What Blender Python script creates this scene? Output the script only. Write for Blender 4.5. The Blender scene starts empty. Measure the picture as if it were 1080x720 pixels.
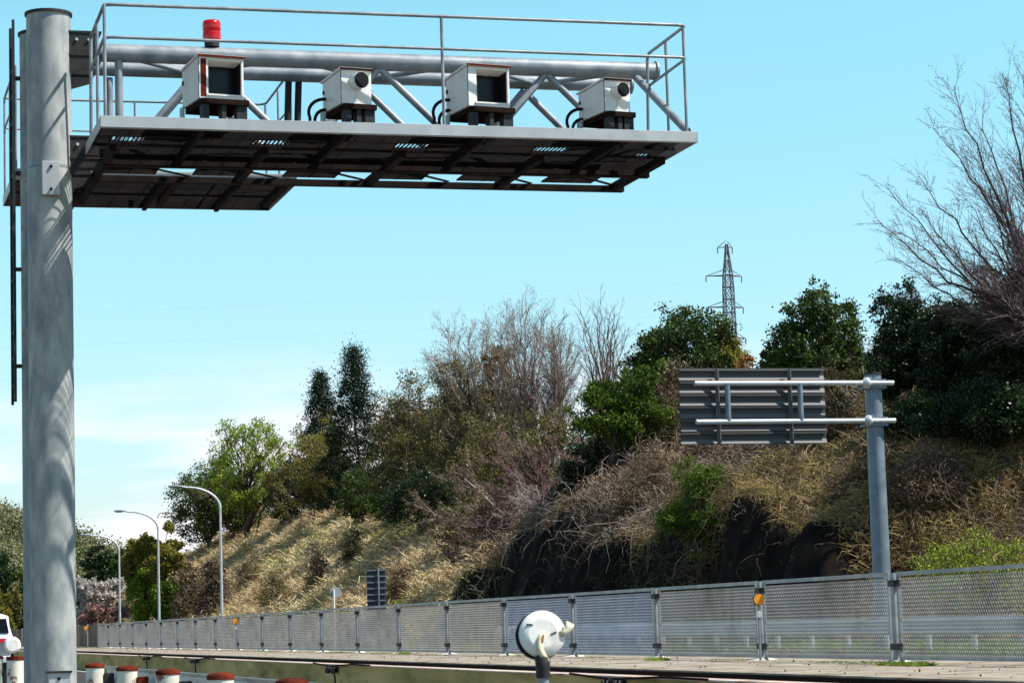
import bpy, math, random
import numpy as np
from mathutils import Vector, Matrix, Euler

scene = bpy.context.scene
C = scene.collection

# ------------------------------------------------------------------ camera
# axes: X = across the road (to the right), Y = along the road, Z = up; camera beside the median guardrail
F_PX, PITCH, ROLL, YAW, EYE = 2590.9, 0.113384, 0.0297325, 0.277035, 1.1
_F = Vector((math.sin(YAW) * math.cos(PITCH), math.cos(YAW) * math.cos(PITCH), math.sin(PITCH)))
_R0 = Vector((math.cos(YAW), -math.sin(YAW), 0))
_U0 = _R0.cross(_F)
_R = _R0 * math.cos(ROLL) - _U0 * math.sin(ROLL)
_U = _R0 * math.sin(ROLL) + _U0 * math.cos(ROLL)
cd = bpy.data.cameras.new("camera")
cam = bpy.data.objects.new("camera", cd)
C.objects.link(cam)
cam.matrix_world = Matrix(((_R.x, _U.x, -_F.x, 0), (_R.y, _U.y, -_F.y, 0), (_R.z, _U.z, -_F.z, EYE), (0, 0, 0, 1)))
cd.sensor_fit = 'HORIZONTAL'
cd.sensor_width = 36
cd.lens = F_PX / 1080 * 36
cd.clip_end = 6000
cd.clip_start = 0.2
cd.dof.use_dof = True
cd.dof.focus_distance = 36
cd.dof.aperture_fstop = 22
scene.camera = cam

# ------------------------------------------------------------------ light
SUN_AZ = math.radians(-25.9)      # direction towards the sun, angle from +X
SUN_EL = math.radians(54)
w = bpy.data.worlds.new("World")
scene.world = w
w.use_nodes = True
nt = w.node_tree
nt.nodes.clear()
wo = nt.nodes.new('ShaderNodeOutputWorld')
bg = nt.nodes.new('ShaderNodeBackground')
sky = nt.nodes.new('ShaderNodeTexSky')
sky.sky_type = 'NISHITA'
sky.sun_disc = False
sky.sun_elevation = SUN_EL
sky.sun_rotation = math.pi / 2 - SUN_AZ
sky.air_density = 1.0
sky.dust_density = 0.3
sky.ozone_density = 1.0
SKY_STRENGTH = 0.119
bg.inputs['Strength'].default_value = SKY_STRENGTH
tint = nt.nodes.new('ShaderNodeMix'); tint.data_type = 'RGBA'; tint.blend_type = 'MULTIPLY'
tint.inputs[0].default_value = 1
nt.links.new(sky.outputs[0], tint.inputs[6])
tc = nt.nodes.new('ShaderNodeTexCoord')
sepz = nt.nodes.new('ShaderNodeSeparateXYZ'); nt.links.new(tc.outputs['Generated'], sepz.inputs[0])
trp = nt.nodes.new('ShaderNodeValToRGB'); _e = trp.color_ramp.elements
_e[0].position = 0.0; _e[0].color = (.66, .66, .80, 1)
_e[1].position = 1.0; _e[1].color = (.30, .38, .42, 1)
for _p, _c in ((.10, (.80, .98, .98, 1)), (.24, (.88, 1.32, 1.12, 1)), (.45, (.52, .72, .70, 1))):
    _q = _e.new(_p); _q.color = _c
nt.links.new(sepz.outputs['Z'], trp.inputs[0]); nt.links.new(trp.outputs[0], tint.inputs[7])
mp = nt.nodes.new('ShaderNodeMapping'); mp.inputs['Scale'].default_value = (7, 7, 42)
nt.links.new(tc.outputs['Generated'], mp.inputs[0])
cn = nt.nodes.new('ShaderNodeTexNoise'); cn.inputs['Scale'].default_value = 1.0; cn.inputs['Detail'].default_value = 5
nt.links.new(mp.outputs[0], cn.inputs[0])
cr = nt.nodes.new('ShaderNodeMapRange'); cr.inputs[1].default_value = .40; cr.inputs[2].default_value = .62
nt.links.new(cn.outputs[0], cr.inputs[0])
sep = nt.nodes.new('ShaderNodeSeparateXYZ'); nt.links.new(tc.outputs['Generated'], sep.inputs[0])
el = nt.nodes.new('ShaderNodeMapRange'); el.inputs[1].default_value = .115; el.inputs[2].default_value = .075
nt.links.new(sep.outputs['Z'], el.inputs[0])
mu = nt.nodes.new('ShaderNodeMath'); mu.operation = 'MULTIPLY'
nt.links.new(cr.outputs[0], mu.inputs[0]); nt.links.new(el.outputs[0], mu.inputs[1])
cm = nt.nodes.new('ShaderNodeMix'); cm.data_type = 'RGBA'
nt.links.new(mu.outputs[0], cm.inputs[0]); nt.links.new(tint.outputs[2], cm.inputs[6])
cm.inputs[7].default_value = (6.5, 6.2, 6.7, 1)
nt.links.new(cm.outputs[2], bg.inputs[0])
nt.links.new(bg.outputs[0], wo.inputs[0])

sd = bpy.data.lights.new("sun", 'SUN')
sd.energy = 4.9
sd.angle = math.radians(0.53)
sd.color = (1.0, 0.965, 0.90)
so = bpy.data.objects.new("sun", sd)
C.objects.link(so)
sdir = Vector((math.cos(SUN_EL) * math.cos(SUN_AZ), math.cos(SUN_EL) * math.sin(SUN_AZ), math.sin(SUN_EL)))
so.rotation_euler = sdir.to_track_quat('Z', 'Y').to_euler()
so.location = sdir * 60

scene.view_settings.view_transform = 'Standard'
scene.view_settings.look = 'None'
scene.view_settings.exposure = 0.6
scene.view_settings.gamma = 1

# ------------------------------------------------------------------ helpers
def ray(px, py):
    return _F + _R * ((px - 540) / F_PX) + _U * ((360 - py) / F_PX)
def at_x(px, py, X):                       # point seen at (px, py) on the plane X = const
    d = ray(px, py); k = X / d.x
    return Vector((X, d.y * k, EYE + d.z * k))
def at_y(px, py, Y):
    d = ray(px, py); k = Y / d.y
    return Vector((d.x * k, Y, EYE + d.z * k))

def tag(o, label=None, cat=None, group=None, kind=None):
    if label: o['label'] = label
    if cat: o['category'] = cat
    if group: o['group'] = group
    if kind: o['kind'] = kind
    return o
def empty(name, loc, rz=0.0):
    o = bpy.data.objects.new(name, None)
    o.empty_display_size = .2
    o.location = loc; o.rotation_euler = (0, 0, rz)
    C.objects.link(o)
    return o
def copy_tree(o, parent=None):
    c = o.copy(); C.objects.link(c); c.parent = parent
    for ch in [x for x in bpy.data.objects if x.parent == o]:
        copy_tree(ch, c)
    return c

class MB:
    """collects polygons (world coordinates) and links them as one mesh object"""
    def __init__(s):
        s.V = []; s.F = []; s.n = 0            # F: list of (array kxn, smooth)
    def add(s, v, f, smooth=False):
        v = np.asarray(v, dtype=np.float32).reshape(-1, 3)
        f = np.asarray(f, dtype=np.int32)
        if f.ndim == 1: f = f[None, :]
        s.V.append(v); s.F.append((f + s.n, smooth)); s.n += len(v)
        return s
    def addn(s, v, polys, smooth=False):
        v = np.asarray(v, dtype=np.float32).reshape(-1, 3)
        s.V.append(v)
        for p in polys: s.F.append((np.asarray(p, dtype=np.int32)[None, :] + s.n, smooth))
        s.n += len(v)
        return s
    def box(s, x0, x1, y0, y1, z0, z1, M=None):
        v = np.array([[x, y, z] for x in (x0, x1) for y in (y0, y1) for z in (z0, z1)], dtype=float)
        if M is not None:
            v = np.array([tuple(M @ Vector(q)) for q in v])
        f = [[0, 1, 3, 2], [4, 6, 7, 5], [0, 4, 5, 1], [2, 3, 7, 6], [0, 2, 6, 4], [1, 5, 7, 3]]
        return s.add(v, f)
    def bar(s, p, q, wx, wz, up=(0, 0, 1)):
        p = Vector(p); q = Vector(q); d = (q - p); L = d.length; d.normalize()
        x = d.cross(Vector(up))
        if x.length < 1e-4: x = d.cross(Vector((1, 0, 0)))
        x.normalize(); z = x.cross(d)
        M = Matrix(((x.x, d.x, z.x, p.x), (x.y, d.y, z.y, p.y), (x.z, d.z, z.z, p.z), (0, 0, 0, 1)))
        return s.box(-wx / 2, wx / 2, 0, L, -wz / 2, wz / 2, M)
    def tube(s, pts, r, n=12, cap=True, smooth=True):
        pts = [Vector(p) for p in pts]
        m = len(pts)
        rs = r if isinstance(r, (list, tuple)) else [r] * m
        ds = []
        for i in range(m):
            a = pts[max(i - 1, 0)]; b = pts[min(i + 1, m - 1)]
            d = (b - a); ds.append(d.normalized() if d.length > 1e-9 else Vector((0, 0, 1)))
        u = ds[0].cross(Vector((0, 0, 1)))
        if u.length < 1e-3: u = ds[0].cross(Vector((0, 1, 0)))
        u.normalize()
        V = []
        for i in range(m):
            u = (u - ds[i] * u.dot(ds[i])).normalized()
            v = ds[i].cross(u)
            for k in range(n):
                a = 2 * math.pi * k / n
                V.append(pts[i] + (u * math.cos(a) + v * math.sin(a)) * rs[i])
        F = []
        for i in range(m - 1):
            for k in range(n):
                k2 = (k + 1) % n
                F.append([i * n + k, i * n + k2, (i + 1) * n + k2, (i + 1) * n + k])
        n0 = s.n
        s.add([tuple(p) for p in V], F, smooth)
        if cap:
            s.add([tuple(p) for p in V[:n]], [list(range(n))[::-1]])
            s.add([tuple(p) for p in V[-n:]], [list(range(n))])
        return s
    def prism(s, poly, M, h):
        """poly (x,y) list extruded 0..h along local z, placed by M"""
        n = len(poly)
        v = [tuple(M @ Vector((x, y, z))) for z in (0, h) for x, y in poly]
        s.addn(v, [list(range(n))[::-1], list(range(n, 2 * n))])
        n0 = s.n - 2 * n
        s.F.append((np.array([[k, (k + 1) % n, n + (k + 1) % n, n + k] for k in range(n)], dtype=np.int32) + n0, False))
        return s
    def build(s, name, mat, parent=None, bevel=0):
        me = bpy.data.meshes.new(name)
        V = np.concatenate(s.V)
        if parent is not None:
            L = parent.location; a = -parent.rotation_euler.z
            V = V - np.array(L, dtype=np.float32)
            if abs(a) > 1e-9:
                ca, sa = math.cos(a), math.sin(a)
                V = np.stack([V[:, 0] * ca - V[:, 1] * sa, V[:, 0] * sa + V[:, 1] * ca, V[:, 2]], 1)
            # a grandchild sits under a part that has no transform of its own
        lt = np.concatenate([np.full(len(f), f.shape[1], dtype=np.int32) for f, _ in s.F])
        li = np.concatenate([f.ravel() for f, _ in s.F])
        sm = np.concatenate([np.full(len(f), q, dtype=bool) for f, q in s.F])
        me.vertices.add(len(V)); me.loops.add(len(li)); me.polygons.add(len(lt))
        me.vertices.foreach_set('co', V.astype(np.float32).ravel())
        me.loops.foreach_set('vertex_index', li)
        me.polygons.foreach_set('loop_start', np.concatenate([[0], np.cumsum(lt)[:-1]]).astype(np.int32))
        me.polygons.foreach_set('use_smooth', sm)
        me.update(calc_edges=True)
        me.validate()
        mats = mat if isinstance(mat, (list, tuple)) else [mat]
        for m_ in mats: me.materials.append(m_)
        o = bpy.data.objects.new(name, me)
        C.objects.link(o)
        if parent is not None: o.parent = parent
        if bevel:
            b = o.modifiers.new('bevel', 'BEVEL'); b.width = bevel; b.segments = 2; b.limit_method = 'ANGLE'
        return o

def sub(mb, name, mat, part, bevel=0):
    """a sub-part: same frame as the part (whose own transform is identity under its root)"""
    o = mb.build(name, mat, part.parent, bevel)
    o.parent = part
    return o

# ------------------------------------------------------------------ materials
def ramp(nt, stops):
    r = nt.nodes.new('ShaderNodeValToRGB')
    e = r.color_ramp.elements
    while len(e) < len(stops): e.new(.5)
    for i, (p, c) in enumerate(stops):
        e[i].position = p; e[i].color = (*c, 1) if len(c) == 3 else c
    return r
def M_(name, c1, c2=None, scale=6, rough=.6, metal=0.0, c3=None, s3=2.0, t3=(.55, .7), bump=0, bscale=40, rough2=None, stretch=None, emit=None, spec=None):
    m = bpy.data.materials.new(name); m.use_nodes = True
    nt = m.node_tree; b = nt.nodes['Principled BSDF']
    b.inputs['Roughness'].default_value = rough; b.inputs['Metallic'].default_value = metal
    if spec is None and rough > .65: spec = .06
    if spec is not None: b.inputs['Specular IOR Level'].default_value = spec
    b.inputs['Base Color'].default_value = (*c1, 1)
    tc = nt.nodes.new('ShaderNodeTexCoord'); co = tc.outputs['Object']
    if stretch:
        mp = nt.nodes.new('ShaderNodeMapping'); mp.inputs['Scale'].default_value = stretch
        nt.links.new(co, mp.inputs[0]); co = mp.outputs[0]
    out = None
    if c2:
        n = nt.nodes.new('ShaderNodeTexNoise'); n.inputs['Scale'].default_value = scale; n.inputs['Detail'].default_value = 6
        nt.links.new(co, n.inputs[0])
        r = ramp(nt, [(.35, c1), (.65, c2)]); nt.links.new(n.outputs[0], r.inputs[0]); out = r.outputs[0]
        rr = nt.nodes.new('ShaderNodeMapRange'); rr.inputs[3].default_value = rough - .08; rr.inputs[4].default_value = (rough2 or rough + .12)
        nt.links.new(n.outputs[0], rr.inputs[0]); nt.links.new(rr.outputs[0], b.inputs['Roughness'])
    if c3:
        n = nt.nodes.new('ShaderNodeTexNoise'); n.inputs['Scale'].default_value = s3; n.inputs['Detail'].default_value = 8; n.inputs['Roughness'].default_value = .65
        nt.links.new(co, n.inputs[0])
        r = nt.nodes.new('ShaderNodeMapRange'); r.inputs[1].default_value = t3[0]; r.inputs[2].default_value = t3[1]
        nt.links.new(n.outputs[0], r.inputs[0])
        mx = nt.nodes.new('ShaderNodeMix'); mx.data_type = 'RGBA'
        nt.links.new(r.outputs[0], mx.inputs[0])
        if out: nt.links.new(out, mx.inputs[6])
        else: mx.inputs[6].default_value = (*c1, 1)
        mx.inputs[7].default_value = (*c3, 1); out = mx.outputs[2]
    if out: nt.links.new(out, b.inputs['Base Color'])
    if bump:
        n = nt.nodes.new('ShaderNodeTexNoise'); n.inputs['Scale'].default_value = bscale; n.inputs['Detail'].default_value = 4
        nt.links.new(co, n.inputs[0])
        bp = nt.nodes.new('ShaderNodeBump'); bp.inputs['Strength'].default_value = bump; bp.inputs['Distance'].default_value = .02
        nt.links.new(n.outputs[0], bp.inputs['Height']); nt.links.new(bp.outputs[0], b.inputs['Normal'])
    if emit:
        b.inputs['Emission Color'].default_value = (*emit[0], 1); b.inputs['Emission Strength'].default_value = emit[1]
    return m

def leaf_mat(name, stops, clump=.35, cs=None, trans=.3, rough=.45, dark=.55):
    """foliage: every leaf (mesh island) takes its own colour from the ramp, clumps shift it"""
    m = bpy.data.materials.new(name); m.use_nodes = True
    nt = m.node_tree; b = nt.nodes['Principled BSDF']
    g = nt.nodes.new('ShaderNodeNewGeometry')
    tc = nt.nodes.new('ShaderNodeTexCoord')
    n = nt.nodes.new('ShaderNodeTexNoise'); n.inputs['Scale'].default_value = clump; n.inputs['Detail'].default_value = 3
    nt.links.new(tc.outputs['Object'], n.inputs[0])
    mr = nt.nodes.new('ShaderNodeMapRange'); mr.inputs[1].default_value = .3; mr.inputs[2].default_value = .7
    nt.links.new(n.outputs[0], mr.inputs[0])
    mx = nt.nodes.new('ShaderNodeMix'); mx.data_type = 'FLOAT'; mx.inputs[0].default_value = .5
    nt.links.new(mr.outputs[0], mx.inputs[2]); nt.links.new(g.outputs['Random Per Island'], mx.inputs[3])
    k = len(stops)
    r = ramp(nt, [(.12 + .76 * i / (k - 1), c) for i, c in enumerate(stops)])
    nt.links.new(mx.outputs[0], r.inputs[0])
    nt.links.new(r.outputs[0], b.inputs['Base Color'])
    b.inputs['Roughness'].default_value = rough
    b.inputs['Specular IOR Level'].default_value = .16
    if trans:
        t = nt.nodes.new('ShaderNodeBsdfTranslucent'); nt.links.new(r.outputs[0], t.inputs[0])
        ms = nt.nodes.new('ShaderNodeMixShader'); ms.inputs[0].default_value = trans
        out = nt.nodes['Material Output']
        nt.links.new(b.outputs[0], ms.inputs[1]); nt.links.new(t.outputs[0], ms.inputs[2]); nt.links.new(ms.outputs[0], out.inputs[0])
    return m

GALV = M_('galvanised', (.20, .23, .255), (.34, .36, .375), 5, .46, .2, c3=(.14, .16, .18), s3=1.3, t3=(.5, .75), bump=.06, bscale=25)
POLE = M_('pole_zinc', (.27, .285, .285), (.46, .465, .435), 3.2, .6, 0.0, spec=.25, c3=(.19, .21, .22), s3=3.6, t3=(.46, .72), stretch=(1.6, 1.6, .6), bump=.05, bscale=18)
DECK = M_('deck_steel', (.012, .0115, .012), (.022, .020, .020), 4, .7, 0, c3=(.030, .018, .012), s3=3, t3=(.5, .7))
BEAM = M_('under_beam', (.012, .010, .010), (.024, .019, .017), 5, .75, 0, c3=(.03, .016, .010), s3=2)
FASC = M_('fascia_zinc', (.42, .44, .45), (.52, .53, .53), 6, .5, .2, c3=(.33, .34, .35), s3=3, t3=(.5, .75), stretch=(1, 1, .6))
DARKM = M_('dark_fitting', (.015, .015, .016), (.028, .026, .026), 10, .6, .3)
WHITE = M_('white_paint', (.78, .76, .72), (.86, .84, .80), 7, .45, 0, c3=(.50, .43, .35), s3=5, t3=(.62, .75))
RUST = M_('rust', (.10, .014, .008), (.17, .032, .014), 14, .9, 0, c3=(.05, .015, .01), s3=9, t3=(.5, .62))
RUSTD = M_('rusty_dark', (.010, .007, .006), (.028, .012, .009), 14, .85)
GLASSD = M_('dark_window', (.006, .007, .010), None, rough=.25, spec=.2)
BLACK = M_('black_rubber', (.006, .006, .007), None, rough=.6, spec=.2)
CONC = M_('concrete', (.25, .215, .17), (.40, .35, .29), 2.5, .85, c3=(.15, .115, .08), s3=1.6, t3=(.46, .68), bump=.3, bscale=30)
ASPH = M_('asphalt', (.045, .045, .046), (.065, .064, .062), 30, .85, bump=.4, bscale=200)
PAINT = M_('road_paint', (.7, .7, .68), (.55, .55, .53), 5, .7)
OLIVE = M_('olive_wall', (.46, .33, .12), (.60, .44, .20), 1.2, .85, c3=(.20, .17, .06), s3=.9, t3=(.45, .7), stretch=(1, .5, 2.0), bump=.2)
FENCE = M_('fence_steel', (.27, .27, .265), (.36, .36, .35), 1.1, .5, .1, c3=(.19, .18, .165), s3=.9, t3=(.5, .7))
FENCEB = M_('fence_bluish', (.24, .28, .35), (.30, .34, .41), 3, .5, .15)
FENCET = M_('fence_tan', (.34, .325, .29), (.41, .39, .35), 3, .55, .15)
BROWN = M_('brown_panel', (.19, .15, .115), (.25, .20, .16), 2.0, .7, 0, c3=(.30, .17, .08), s3=1.1, t3=(.55, .75))
ORANGE = M_('orange_lens', (.85, .27, .0), (.95, .36, .02), 12, .3)
SIGNB = M_('sign_back', (.045, .042, .046), (.062, .058, .060), 3, .6, .1)
ALU = M_('sign_flange', (.12, .115, .115), None, rough=.5, metal=.2)
PIPE = M_('sign_pipe', (.46, .48, .50), (.60, .62, .62), 4, .4, .15)
SPOLE = M_('sign_pole', (.14, .18, .22), (.21, .26, .31), 4, .5, .2, c3=(.09, .12, .15), s3=2)
CREAM = M_('aged_cream', (.62, .58, .46), (.72, .70, .62), 8, .55)
DISCW = M_('disc_white', (.82, .80, .74), (.90, .885, .84), 6, .35, c3=(.60, .55, .42), s3=9, t3=(.5, .75))
SOIL = M_('soil', (.10, .07, .045), (.17, .125, .075), 1.2, .95, c3=(.05, .04, .028), s3=.5, bump=.6, bscale=6)
#CLIFFM = M_('cliff_face', (.022, .018, .018), (.040, .033, .031), 1.0, .95, c3=(.014, .012, .012), s3=.8, stretch=(1, 1, .35), bump=.5, bscale=3)
BARK = M_('bark', (.07, .052, .042), (.12, .095, .08), 8, .9)
BARKD = M_('dark_bark', (.02, .016, .014), (.04, .032, .028), 6, .9)
BARKL = M_('pale_bark', (.30, .25, .22), (.42, .36, .32), 4, .9)
TWIG = M_('twig_brown', (.16, .115, .10), (.24, .18, .155), 3, .9)
TWIGP = M_('twig_plum', (.17, .10, .10), (.27, .17, .16), 3, .9)

rng0 = np.random.default_rng(7)

# ------------------------------------------------------------------ terrain
_rs = np.random.default_rng(3)
_K = [(_rs.normal(0, 1, 2) * fq, _rs.uniform(0, 6.28), am) for fq, am in [(.06, .7), (.06, .7), (.13, .4), (.13, .4), (.3, .22), (.3, .22), (.7, .12), (.7, .12), (1.4, .06), (1.4, .06)]]
def wob(x, y):
    r = 0
    for k, p, a in _K: r = r + a * np.sin(k[0] * x + k[1] * y + p)
    return r
def sst(a, b, x):
    q = np.clip((x - a) / (b - a), 0, 1); return q * q * (3 - 2 * q)
S_H = [0, 30, 45, 60, 80, 100, 125, 150, 172, 195, 218, 240, 270]
V_H = [8.5, 8.5, 8.2, 9.4, 10.2, 10.0, 10.5, 12.5, 14.5, 14.5, 12.5, 7, 3.0]
def terr(x, y):
    x = np.asarray(x, float); y = np.asarray(y, float)
    H = np.interp(y, S_H, V_H)
    toe = 22.3 + .35 * np.sin(y * .11) + .25 * np.sin(y * .31 + 1)
    c = sst(50.6, 54.5, y) * (1 - sst(84, 93, y))
    d = x - toe - c * (.16 * np.sin(y * .9 + 2) + .08 * np.sin(y * 2.3) + .07 * np.sin(y * 4.1 + x * 3))
    ch = 3.5 + .55 * np.sin(y * .42 + .5) + .3 * np.sin(y * 1.1)
    steep = ch * sst(0, 1.1, d + .5)
    dg = d - c * 1.0
    g = np.maximum(dg, 0)
    slope = g * np.interp(y, [50, 90, 110, 150, 190], [.74, .74, .62, .63, .71])
    body = (H - c * 3.6)
    wl = sst(90, 112, y)
    gentle = (1 - wl) * body * (1 - np.exp(-(slope / body) ** 1.6)) + wl * slope / (1 + (slope / body) ** 3.0) ** (1 / 3.0) + .06 * g * (1 - wl)
    z = .3 + c * steep + gentle
    n = wob(x, y) * sst(0, 5, d) * .42
    return np.where(d < -.5, .3, z + n)
def tz(x, y): return float(terr(x, y))

def grid_obj(name, xs, ys, fz, mat, kind='structure', smooth=True):
    X, Y = np.meshgrid(xs, ys, indexing='ij')
    Z = fz(X, Y)
    V = np.stack([X, Y, Z], -1).reshape(-1, 3)
    nx, ny = len(xs), len(ys)
    i, j = np.meshgrid(np.arange(nx - 1), np.arange(ny - 1), indexing='ij')
    a = (i * ny + j).ravel()
    F = np.stack([a, a + ny, a + ny + 1, a + 1], 1)
    o = MB().add(V, F, smooth).build(name, mat)
    if kind: o['kind'] = kind
    return o

# ground sheet reaching the horizon
g = MB(); g.add([(-4000, -200, -.012), (4000, -200, -.012), (4000, 5000, -.012), (-4000, 5000, -.012)], [0, 1, 2, 3])
g.build('ground', SOIL)['kind'] = 'structure'
# carriageways
def sheet(name, x0, x1, y0, y1, z, mat):
    o = MB().add([(x0, y0, z), (x1, y0, z), (x1, y1, z), (x0, y1, z)], [0, 1, 2, 3]).build(name, mat); o['kind'] = 'structure'; return o
sheet('carriageway', 2.6, 8.05, -20, 420, 0.0, ASPH)
sheet('carriageway', -9, 1.5, -20, 420, 0.0, ASPH)
pm = MB()
for x in (2.95, 7.6):
    pm.add([(x, -20, .004), (x + .15, -20, .004), (x + .15, 420, .004), (x, 420, .004)], [0, 1, 2, 3])
pm.build('lane_marking', PAINT)['kind'] = 'structure'
m = MB().box(1.5, 2.6, -20, 420, -.2, .10); m.build('median_kerb', CONC, bevel=.015)['kind'] = 'structure'
# raised strip between the carriageways with the mesh fence
m = MB(); m.box(9.0, 12.6, 2, 420, -.1, .524); m.build('raised_strip', CONC, bevel=.01)['kind'] = 'structure'
m = MB(); m.box(8.965, 8.996, 2, 420, .33, .505); m.build('strip_edge_shade', RUSTD)['kind'] = 'structure'  # shade on the strip's side face, painted as a thin dark box
m = MB(); m.box(8.27, 8.96, 2, 420, -.1, .30); m.build('drain_channel', M_('drain', (.05, .045, .04), (.09, .08, .07), 3, .9))['kind'] = 'structure'
m = MB(); m.box(12.605, 20.2, 2, 420, -.1, .27)
m.build('far_carriageway', ASPH)['kind'] = 'structure'
verge = sheet('grass_verge', 19.6, 22.4, -10, 420, .285, M_('verge_soil', (.07, .09, .03), (.16, .15, .07), 2, .95))

# bank beyond the road
xs = np.concatenate([np.arange(21.2, 26, .16), np.arange(26, 42, .35), np.arange(42, 100, 2.0)])
ys = np.concatenate([np.arange(5, 110, .3), np.arange(110, 330, .9)])
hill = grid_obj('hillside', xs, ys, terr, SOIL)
# shade of the cutting painted as near-black soil colour, masked by place and height
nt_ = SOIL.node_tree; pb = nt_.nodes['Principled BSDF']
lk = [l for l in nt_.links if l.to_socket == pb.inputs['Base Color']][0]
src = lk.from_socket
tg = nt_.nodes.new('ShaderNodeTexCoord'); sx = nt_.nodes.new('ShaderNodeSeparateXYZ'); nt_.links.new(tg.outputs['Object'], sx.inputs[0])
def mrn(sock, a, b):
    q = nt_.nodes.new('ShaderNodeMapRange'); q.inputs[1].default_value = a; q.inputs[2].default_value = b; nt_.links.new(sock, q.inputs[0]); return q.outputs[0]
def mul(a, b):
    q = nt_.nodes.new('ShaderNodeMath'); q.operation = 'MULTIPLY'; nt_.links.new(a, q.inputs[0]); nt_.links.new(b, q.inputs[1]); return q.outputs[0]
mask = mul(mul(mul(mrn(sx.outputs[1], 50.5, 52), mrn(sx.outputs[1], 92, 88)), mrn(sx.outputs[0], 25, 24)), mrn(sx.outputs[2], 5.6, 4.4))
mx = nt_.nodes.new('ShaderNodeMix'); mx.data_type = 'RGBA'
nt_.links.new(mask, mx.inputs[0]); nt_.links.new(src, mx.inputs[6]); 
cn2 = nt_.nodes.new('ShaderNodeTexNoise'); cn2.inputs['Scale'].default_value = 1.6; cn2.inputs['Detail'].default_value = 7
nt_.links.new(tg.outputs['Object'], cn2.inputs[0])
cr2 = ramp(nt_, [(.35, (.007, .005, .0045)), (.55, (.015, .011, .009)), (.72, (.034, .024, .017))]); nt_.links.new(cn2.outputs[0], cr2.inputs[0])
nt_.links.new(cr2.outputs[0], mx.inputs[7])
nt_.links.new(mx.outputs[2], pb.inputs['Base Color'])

# far wooded hills
def farhill(x, y):
    a = 27 * np.exp(-(((x - 30) / 34) ** 2 + ((y - 560) / 110) ** 2))
    b = 30 * np.exp(-(((x - 100) / 42) ** 2 + ((y - 430) / 110) ** 2))
    c = 34 * np.exp(-(((x - 190) / 100) ** 2 + ((y - 420) / 160) ** 2))
    return a * 1.0 + b * .22 + c * .4 + np.abs(wob(x * .5, y * .5)) * 1.2 - 1.5
hill2 = grid_obj('wooded_hills', np.arange(-240, 340, 5.0), np.arange(330, 800, 5.0), farhill, SOIL)

# ------------------------------------------------------------------ traffic camera gantry
GX, GA, GB = 2.45, 27.04, 27.99
gan = empty('traffic_gantry', (GX, GA, .1))
tag(gan, 'grey steel camera gantry of twin tubular poles and a railed walkway reaching over the road', 'gantry')
def pole(y, z1, name='pole'):
    p = MB().tube([(GX, y, 0.1), (GX, y, z1)], .243, 48).build(name, POLE, gan)
    sub(MB().tube([(GX, y, z1), (GX, y, z1 + .03)], .262, 48), 'cap', DARKM, p)
    sub(MB().tube([(GX, y, 6.19), (GX, y, 6.215)], .2455, 48, cap=False), 'seam', GALV, p)
    sub(MB().tube([(GX, y, 0.1), (GX, y, .16)], .40, 32), 'base_flange', GALV, p)
    return p
pA = pole(GA, 7.92)
pB = pole(GB, 7.92)
pl = sub(MB().box(2.34, 2.53, 26.72, 26.82, 5.86, 6.23), 'cable_entry_plate', FASC, pA, .006)
sub(MB().tube([(2.435, 26.70, 6.17), (2.435, 26.725, 6.17)], .017, 10).tube([(2.435, 26.70, 5.92), (2.435, 26.725, 5.92)], .017, 10), 'bolt', BLACK, pA)
jb = sub(MB().box(2.36, 2.60, 26.68, 26.84, .3, .71), 'junction_box', FASC, pA, .008)
sub(MB().box(2.35, 2.61, 26.66, 26.83, .70, .722), 'junction_lid', DARKM, pA)
sub(MB().tube([(2.47, 26.67, .64), (2.47, 26.685, .64)], .018, 8), 'lock', BLACK, pA)
# brackets pole -> chords
for y in (GA, GB):
    for z0, z1 in ((7.40, 7.74), (6.24, 6.56)):
        b = MB()
        b.box(2.55, 3.02, y - .13, y + .13, z1 - .022, z1)
        b.box(2.55, 3.02, y - .13, y + .13, z0 + .06, z0 + .082)
        b.box(2.60, 3.00, y - .012, y + .012, z0, z1 - .023)
        b.box(2.62, 2.98, y - .12, y - .105, z0 + .083, z1 - .023)
        b.prism([(0, 0), (.44, 0), (.40, -.10), (.14, -.18), (0, -.16)], Matrix(((1, 0, 0, 2.60), (0, 0, 1, y - .12), (0, 1, 0, z0 + .06), (0, 0, 0, 1))), .02)
        br = b.build('bracket', DARKM, gan)
        for xb in (2.745, 2.88):
            sub(MB().tube([(xb, y - .14, z1 - .10), (xb, y - .1205, z1 - .10)], .017, 8), 'bolt', PIPE, br)
# chords
for y, z, r in ((GA, 7.53, .102), (GB, 7.57, .086)):
    c = MB().tube([(2.9, y, z), (9.55, y, z)], r, 28).build('upper_chord', GALV, gan)
    sub(MB().tube([(9.55, y, z), (9.575, y, z)], r + .02, 28), 'end_plate', GALV, c)
for y in (GA, GB):
    MB().box(2.9, 9.42, y - .05, y + .05, 6.245, 6.315).build('lower_chord', BEAM, gan)
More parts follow.
